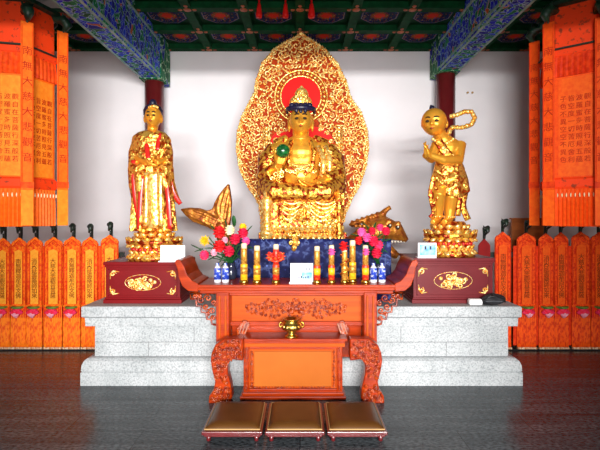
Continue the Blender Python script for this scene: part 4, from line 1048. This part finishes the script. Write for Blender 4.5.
# ------------------------------------------------------------------ prayer streamers on racks
YR = 5.80
def streamer(x, w, tl, label, hookdy=0, side_='l', red=False, prevtxt='南無大慈觀世音菩薩'):
    g = 'prayer streamers on the ' + ('left' if side_ == 'l' else 'right') + ' rack'
    c = px(x, 0, YR); xc = c.x; Z = lambda y: CZ-(y-HY)*YR/F; s = YR/F
    t = thing('prayer_streamer', label, 'streamer', (xc, YR, 0), g)
    q = lambda dx: xc+dx*s
    kf = lambda n: 'darkred' if red else n+'_'+side_
    hw = w/2
    MB().prism([(q(-hw), Z(306)), (q(-hw), Z(tl+7)), (q(-hw+1.6), Z(tl+4.5)), (q(-hw*.5), Z(tl+3.2)), (q(0), Z(tl)), (q(hw*.5), Z(tl+3.2)), (q(hw-1.6), Z(tl+4.5)), (q(hw), Z(tl+7)), (q(hw), Z(306))], YR, YR+.02).build('banner', kf('tabcloth'), t, bevel=.004)
    if not red:
        MB().prism([(q(-hw*.56), Z(304)), (q(-hw*.56), Z(tl+15)), (q(0), Z(tl+12.5)), (q(hw*.56), Z(tl+15)), (q(hw*.56), Z(304))], YR-.006, YR).build('text_panel', kf('tabtext'), t)
        e = MB()
        for dx in (-.56, .56): e.tube([(q(dx*hw), YR-.006, Z(304)), (q(dx*hw), YR-.006, Z(tl+15))], .006, 5)
        for dx in (-.94, .94): e.tube([(q(dx*hw), YR-.004, Z(305)), (q(dx*hw), YR-.004, Z(tl+8))], .006, 5)
        e.tube([(q(-hw*.8), YR-.003, Z(tl+10)), (q(-hw*.3), YR-.003, Z(tl+6)), (q(0), YR-.003, Z(tl+3.5)), (q(hw*.3), YR-.003, Z(tl+6)), (q(hw*.8), YR-.003, Z(tl+10))], .006, 5)
        for dx in (-.35, 0, .35): e.spiral((q(dx*hw), YR-.003, Z(tl+9-2*(dx == 0))), .018, .005, 1.2, dx*5)
        e.build('border_cord', 'cloth_rightdeep', t, smooth=True)
        n = len(prevtxt); hgt = (Z(tl+17)-Z(303)); sz = hgt/n*.92
        text_mesh('lettering', vert(prevtxt), sz, 'chardark', t, (xc, YR-.008, (Z(tl+17)+Z(303))/2), .001, (hgt/n)/sz*.80)
    if not red: MB().box(q(-hw), q(hw), YR-.012, YR+.002, Z(317.5), Z(306.5)).build('red_band', 'ribbonred', t, bevel=.003)
    e = MB(); lc = (q(0), YR-.02, Z(312))
    for i in range(7):
        a = (i-3)/3*1.25; d = Vector((math.sin(a), -.25, .55*math.cos(a)+.25)).normalized()
        e.ell(Vector(lc)+d*.032+Vector((0, -.012, -.028)), (.034, .018, .060), 8, 6, d.to_track_quat('Z', 'Y').to_matrix())
    lo = e.build('lotus_flower', 'pink', t, smooth=True)
    e = MB()
    for i in range(3):
        a = (i-1)*.7; d = Vector((math.sin(a), -.5, .7)).normalized(); e.ell(Vector(lc)+d*.024+Vector((0, -.036, -.05)), (.026, .014, .044), 8, 6, d.to_track_quat('Z', 'Y').to_matrix())
    e.build('inner_petal', 'palepink', lo, smooth=True)
    MB().lathe([(.04, 0), (.076, .016), (.068, .03), (.01, .027)], (lc[0], lc[1], lc[2]+.045), 14).build('seed_pod', 'podgreen', lo, smooth=True)
    # gathered skirt
    m = MB(); N = 44; fr = []; bk = []
    for z in (Z(348.3), Z(340), Z(330), Z(320), Z(305)):
        am = .010 if z < Z(320) else .004
        fr.append([Vector((q(-hw+w*i/N), YR-.012+am*math.sin(i*1.45), z)) for i in range(N+1)])
    rs = [r+[Vector((p.x, p.y+.015, p.z)) for p in r[::-1]] for r in fr]
    m.rings(rs).build('skirt', kf('tabskirt'), t, smooth=True)
    MB().box(q(-hw), q(hw), YR-.028, YR+.012, Z(348.6), Z(346.8)).build('hem', 'hem', t)
    hk = MB(); hx = q(.8); z0, z1 = Z(tl+8), Z(tl-11+hookdy)
    hk.tube([(hx, YR+.044, z0-.01), (hx, YR+.044, z1-.06), (hx, YR+.02, z1-.02), (hx+.015, YR-.03, z1-.005), (hx+.012, YR-.05, z1-.05), (hx-.01, YR-.02, z1-.085)], [.012, .016, .03, .034, .02, .012], 8)
    hk.ell((hx-.012, YR-.01, z1-.012), (.028, .03, .026), 8, 6); hk.tube([(hx, YR, z1-.01), (hx-.02, YR+.02, z1+.022)], [.018, .004], 6); hk.tube([(hx, YR-.0, z1-.09), (hx-.005, YR+.01, Z(tl)-.01)], .010, 6)
    hk.build('hook', 'hookblack', t, smooth=True)
T1, T2, T3 = '大慈大悲觀音菩薩', '南無釋迦牟尼文佛', '消災延壽藥師如來'
ords = ['first', 'second', 'third', 'fourth', 'fifth', 'sixth', 'seventh', 'eighth']
for i, (x, tl) in enumerate(((2.5, 237.5), (18.6, 237), (34.6, 236.5), (53.3, 236.5), (72, 236), (89.8, 236.5), (109.5, 234.5))):
    w = (15.4, 15.4, 16, 18.2, 17.2, 16.4, 17.6)[i]
    streamer(x, w, tl, f'{ords[i]} golden-orange pointed prayer streamer from the left on the left rack', 0, 'l', False, (T1, T2, T3)[i % 3])
for i, (x, tl) in enumerate(((503, 231.5), (526.6, 232.5), (546.2, 233), (561.2, 232), (581, 231.5), (599.5, 232))):
    w = (16, 19, 15, 14, 18.2, 16.8)[i]
    streamer(x, w, tl, f'{ords[i]} red-orange pointed prayer streamer from the left on the right rack', 0, 'r', False, (T2, T1, T3)[i % 3])
streamer(484.5, 12, 238.5, 'plain red streamer half hidden behind the right pedestal', 0, 'r', True)
def rack(x0, x1, label, cloth, cx0, cx1):
    a, b2 = px(x0, 0, YR).x, px(x1, 0, YR).x
    t = thing('streamer_rack', label, 'rack', ((a+b2)/2, YR+.1, 0))
    MB().box(a, b2, YR-.02, YR+.22, 0, .016).build('plinth', 'black', t)
    MB().box(a, b2, YR+.064, YR+.09, 1.14, 1.2).build('rail', 'hookblack', t)
    MB().box(px(cx0, 0, YR).x, px(cx1, 0, YR).x, YR+.022, YR+.026, .05, CZ-(246-HY)*YR/F).build('backing_cloth', cloth, t)
    for x in (a+.1, b2-.1): MB().box(x-.02, x+.02, YR+.064, YR+.09, .016, 1.14).build('post', 'hookblack', t)
rack(-8, 122, 'black low rack holding the golden-orange streamers at left', 'cloth_leftdeep', -8, 117)
rack(477.7, 608, 'black low rack holding the red-orange streamers at right', 'cloth_rightdeep', 514, 608)
# plain wooden board behind the right rack
a, c = px(512, 0, 6.3).x, px(545, 0, 6.3).x
wb = thing('wooden_board', 'brown wooden board standing by the wall behind the right streamers', 'board', ((a+c)/2, 6.32, 0))
MB().box(a, c, 6.3, 6.34, 0, CZ+(HY-219.5)*6.3/F).build('panel', 'shirtbrown', wb)
MB().box(a-.01, c+.01, 6.285, 6.36, CZ+(HY-219.5)*6.3/F-.0, CZ+(HY-219.5)*6.3/F+.02).build('top_cap', 'shirtbrown', wb)
MB().box(a+.1, c-.1, 6.34, 6.5, 0, .04).build('foot', 'shirtbrown', wb)
# wall fitting
p = px(469.5, 93, WY)
ws = thing('wall_bracket', 'small pale wall fitting high on the wall right of the column', 'fitting', (p.x, WY, p.z))
MB().box(p.x-.055, p.x+.055, WY-.012, WY-.001, p.z-.02, p.z+.02).build('plate', 'white', ws, bevel=.004)
for s in (-1, 1): MB().rings([[Vector((p.x+s*.035+.016*math.cos(q*PI/6), WY-yy, p.z+.016*math.sin(q*PI/6))) for q in range(12)] for yy in (.03, .012)]).build('knob', 'piping', ws)

# ------------------------------------------------------------------ big hanging banner canopies
SUTRA = ['觀自在菩薩行深般若', '波羅蜜多時照見五蘊', '皆空度一切苦厄舍利', '子色不異空空不異色']
def canopy(xcen, angles, label, k, strips):
    Yc = 4.9; s = Yc/F; c = px(xcen, 0, Yc); X = c.x
    Z = lambda y: CZ-(y-HY)*Yc/F
    t = thing('hanging_banner', label, 'banner', (X, Yc, Z(120)), 'large hanging cylindrical banners')
    main, deep, yel = ('cloth_left', 'cloth_leftdeep', 'cloth_yellow') if k < 0 else ('cloth_right', 'cloth_rightdeep', 'cloth_redy')
    Ro, Rd = .45, .375
    ang = [math.radians(a) for a in angles]
    def pos(a, r, z): return Vector((X+r*math.sin(a), Yc-r*math.cos(a), z))
    def hexring(r, z, sub=6, wav=0., ph=0.):
        out_ = []
        A = sorted(ang)
        for i in range(6):
            p, q = pos(A[i], r, z), pos(A[(i+1) % 6], r, z)
            for j3 in range(sub):
                tt = j3/sub; v = p.lerp(q, tt); d = (v-Vector((X, Yc, z))).normalized(); out_.append(v+d*wav*math.sin((i*sub+j3)*2.1+ph))
        return out_
    # upper red brocade tier, text drum, valance, fringe
    MB().rings([hexring(Rd*.97, z) for z in (Z(62), Z(14))]).build('upper_tier', 'brocade', t)
    MB().rings([hexring(Rd*.99, z) for z in (Z(180), Z(60))]).build('drum', main, t)
    MB().rings([hexring(r, z, 24, w_) for r, z, w_ in ((Rd*1.05, Z(82), .008), (Rd*1.04, Z(70), .006), (Rd*1.02, Z(62), .002))]).build('valance', deep, t)
    MB().rings([hexring(r, z, 6) for r, z in ((Rd*1.04, Z(62)), (Rd*1.06, Z(61)), (Rd*1.06, Z(56)), (Rd*1.03, Z(54.5)))]).build('valance_band', 'brocade', t)
    MB().rings([hexring(r, z, 6) for r, z in ((Rd*1.02, Z(190)), (Rd*1.05, Z(188)), (Rd*1.05, Z(181)), (Rd*1.0, Z(179)))]).build('lower_band', 'brocade', t)
    MB().rings([hexring(r, z, 30, w_) for r, z, w_ in ((Rd*1.0, Z(226), .012), (Rd*1.0, Z(205), .010), (Rd*.99, Z(188), .004))]).build('fringe', main, t)
    e = MB()
    for v in hexring(Rd*1.035, Z(196), 10): e.ell(v, (.007, .007, .022), 6, 5)
    e.build('fringe_bead', 'cream', t, smooth=True)
    e = MB(); e.tube([pos(a, Rd*1.10, Z(55)) for a in sorted(ang)]+[pos(sorted(ang)[0], Rd*1.10, Z(55))], .011, 6); e.build('ring_rod', 'hookblack', t)
    MB().rings([hexring(r, z) for r, z in ((Rd*.97, Z(14)), (Rd*1.16, Z(13)), (Rd*1.14, Z(9)), (Rd*.35, Z(4)))]).build('canopy_top', 'hookgreen', t)
    MB().tube([(X, Yc, Z(6)), (X, Yc, CH-.004)], .018, 8).build('suspension_rod', 'hookblack', t)
    A = sorted(ang)
    for i in range(6):
        a, b3 = A[i], A[(i+1) % 6]; mid = (a+b3)/2 if b3 > a else (a+b3+2*PI)/2
        if math.cos(mid) < .05: continue
        ap = Rd*math.cos(PI/6)+.002; pc = pos(mid, ap, 0); rz = mid; u = Vector((math.cos(mid), math.sin(mid), 0)); nrm = Vector((math.sin(mid), -math.cos(mid), 0))
        hw = .15
        P4 = [pc-u*hw, pc+u*hw]
        m = MB(); vs = []
        for off in (0, .006):
            for zz in (Z(178), Z(84)):
                for q in P4: vs.append(q+nrm*off+Vector((0, 0, zz)))
        m.add(vs, [(0, 1, 3, 2), (4, 6, 7, 5), (0, 4, 5, 1), (2, 3, 7, 6), (0, 2, 6, 4), (1, 5, 7, 3)])
        pn = m.build('text_panel', yel, t)
        for q in range(4):
            h = Z(92)-Z(174); n = 9; sz = h/n*.66
            at3 = pc+nrm*.009+u*(.105-.07*q)+Vector((0, 0, (Z(92)+Z(174))/2))
            o = text_mesh('sutra_column', vert(SUTRA[q]), sz, 'char', t, at3, .001, (h/n)/sz*.80, rz)
            o.parent = pn
    for i, (a, top) in enumerate(zip(ang, strips)):
        pc = pos(a, Ro, 0); va = math.atan2(-X, Yc); dl = (a-va+PI) % (2*PI)-PI; a0 = a
        if abs(dl) < 1.9: a = va+max(-.3, min(.3, dl))
        Z = lambda y: CZ-(y-HY)*pc.y/F
        u = Vector((math.cos(a), math.sin(a), 0)); nrm = Vector((math.sin(a), -math.cos(a), 0)); hw = .056
        def slabz(hw2, z0, z1, off, th):
            m = MB(); vs = []
            for o2 in (off, off+th):
                for zz in (z0, z1):
                    for sg in (-1, 1): vs.append(pc+u*hw2*sg+nrm*o2+Vector((0, 0, zz)))
            return m.add(vs, [(0, 1, 3, 2), (4, 6, 7, 5), (0, 4, 5, 1), (2, 3, 7, 6), (0, 2, 6, 4), (1, 5, 7, 3)])
        st = slabz(hw, Z(190), Z(top), 0, .012).build('streamer', main, t, bevel=.003)
        slabz(hw*.97, Z(225.5), Z(186), -.004, .012).build('streamer_tail', yel, st)
        slabz(hw*1.03, Z(188), Z(182), .004, .014).build('streamer_band', deep, st)
        e = MB()
        for sg in (-1, 1): e.tube([pc+u*hw*.84*sg+nrm*.013+Vector((0, 0, Z(182))), pc+u*hw*.84*sg+nrm*.013+Vector((0, 0, Z(top+3)))], .005, 5)
        e.build('edge_cord', deep, st)
        if abs(dl) < 1.9:
            h = Z(top+6)-Z(180); n = 8; sz = h/n*.50
            o = text_mesh('lettering', vert('南無大慈大悲觀音'), sz, 'char', t, pc+nrm*.015+Vector((0, 0, (Z(top+6)+Z(180))/2)), .001, (h/n)/sz*.80, a)
            o.parent = st
        hk = MB(); zt3 = Z(top); a = a0
        hk.tube([pos(a, Rd*.8, Z(10)), pos(a, Ro-.06, zt3+.13), pos(a, Ro, zt3+.13), pos(a, Ro+.05, zt3+.07), pos(a, Ro+.02, zt3+.01)], [.03, .04, .06, .05, .02], 8)
        hk.ell(pos(a, Ro+.02, zt3+.11), (.06, .06, .045), 10, 7); hk.tube([pos(a, Ro, zt3+.12), pos(a+.12, Ro+.02, zt3+.19)], [.03, .005], 6); hk.tube([pos(a, Ro, zt3+.12), pos(a-.12, Ro+.02, zt3+.18)], [.03, .005], 6)
        hk.tube([pos(a, Ro+.006, zt3+.03), pos(a, Ro+.006, zt3-.01)], .012, 6)
        hk.build('dragon_hook', 'hookgreen', t, smooth=True)
canopy(15.5, (103.5, 43.5, -16.5, -76.5, -136.5, 163.5), 'large orange cylindrical cloth banner hanging at the left edge', -1, (32, 22, 24, 28, 30, 30))
canopy(581.5, (-130, -70, -10, 50, 110, 170), 'large red-orange cylindrical cloth banner hanging at the right edge', 1, (42, 23, 18, 26, 30, 30))

# red ribbon tails hanging from the ceiling
for i, (x, w) in enumerate(((259, 3.2), (285.5, 3.2), (311.5, 3.6))):
    Yt = 5.48; s = Yt/F; c = px(x, 0, Yt).x; Z = lambda y: CZ-(y-HY)*Yt/F
    t = thing('red_tassel', ('left', 'middle', 'right')[i] + ' one of three red tassels hanging from the ceiling above the Buddha', 'tassel', (c, Yt, CH), 'red tassels under the ceiling')
    MB().lathe([(w*s*.9, Z(17.5)-CH), (w*s, Z(15)-CH), (w*s*.55, Z(5)-CH), (w*s*.35, Z(3)-CH)], (c, Yt, CH), 16).build('skirt', 'ribbonred', t, smooth=True)
    MB().tube([(c, Yt, Z(4)), (c, Yt, CH-.003)], w*s*.3, 8).build('cord', 'ribbonred', t)

# ------------------------------------------------------------------ light: daylight through the open doorway, plus an added strip lamp
def area(name, loc, tgt, sx, sy, power, col, spread=PI):
    l = bpy.data.lights.new(name, 'AREA'); l.shape = 'RECTANGLE'; l.size = sx; l.size_y = sy; l.energy = power; l.color = col; l.spread = spread
    o = bpy.data.objects.new(name, l); C.objects.link(o); o.location = loc
    o.rotation_euler = (Vector(tgt)-Vector(loc)).to_track_quat('-Z', 'Y').to_euler(); return o
area('doorway_daylight', (.9, -7, 1.9), (0, 6, 1.9), 7.0, 3.2, 1450, (1, .97, .96))
area('shadow_edge_strip', (.7, -4.0, 2.6), (0, 7, 2.4), 4.5, .14, 820, (1, .98, .97))  # added strip lamp; makes the shadow edge high on the back wall
w = bpy.data.worlds.new('sky'); bpy.context.scene.world = w; w.use_nodes = True
w.node_tree.nodes['Background'].inputs[0].default_value = (.9, .95, 1, 1); w.node_tree.nodes['Background'].inputs[1].default_value = .6

# ------------------------------------------------------------------ camera
cam = bpy.data.cameras.new('camera'); co = bpy.data.objects.new('camera', cam); C.objects.link(co)
co.location = (0, 0, CZ); co.rotation_euler = (PI/2, 0, 0); cam.sensor_width = 36; cam.lens = F/600*36; cam.shift_y = -(225-HY)/600; cam.clip_start = .05
sc = bpy.context.scene; sc.camera = co
sc.view_settings.view_transform = 'Standard'; sc.view_settings.look = 'None'; sc.view_settings.exposure = 0; sc.view_settings.gamma = 1
sc.view_settings.use_curve_mapping = False
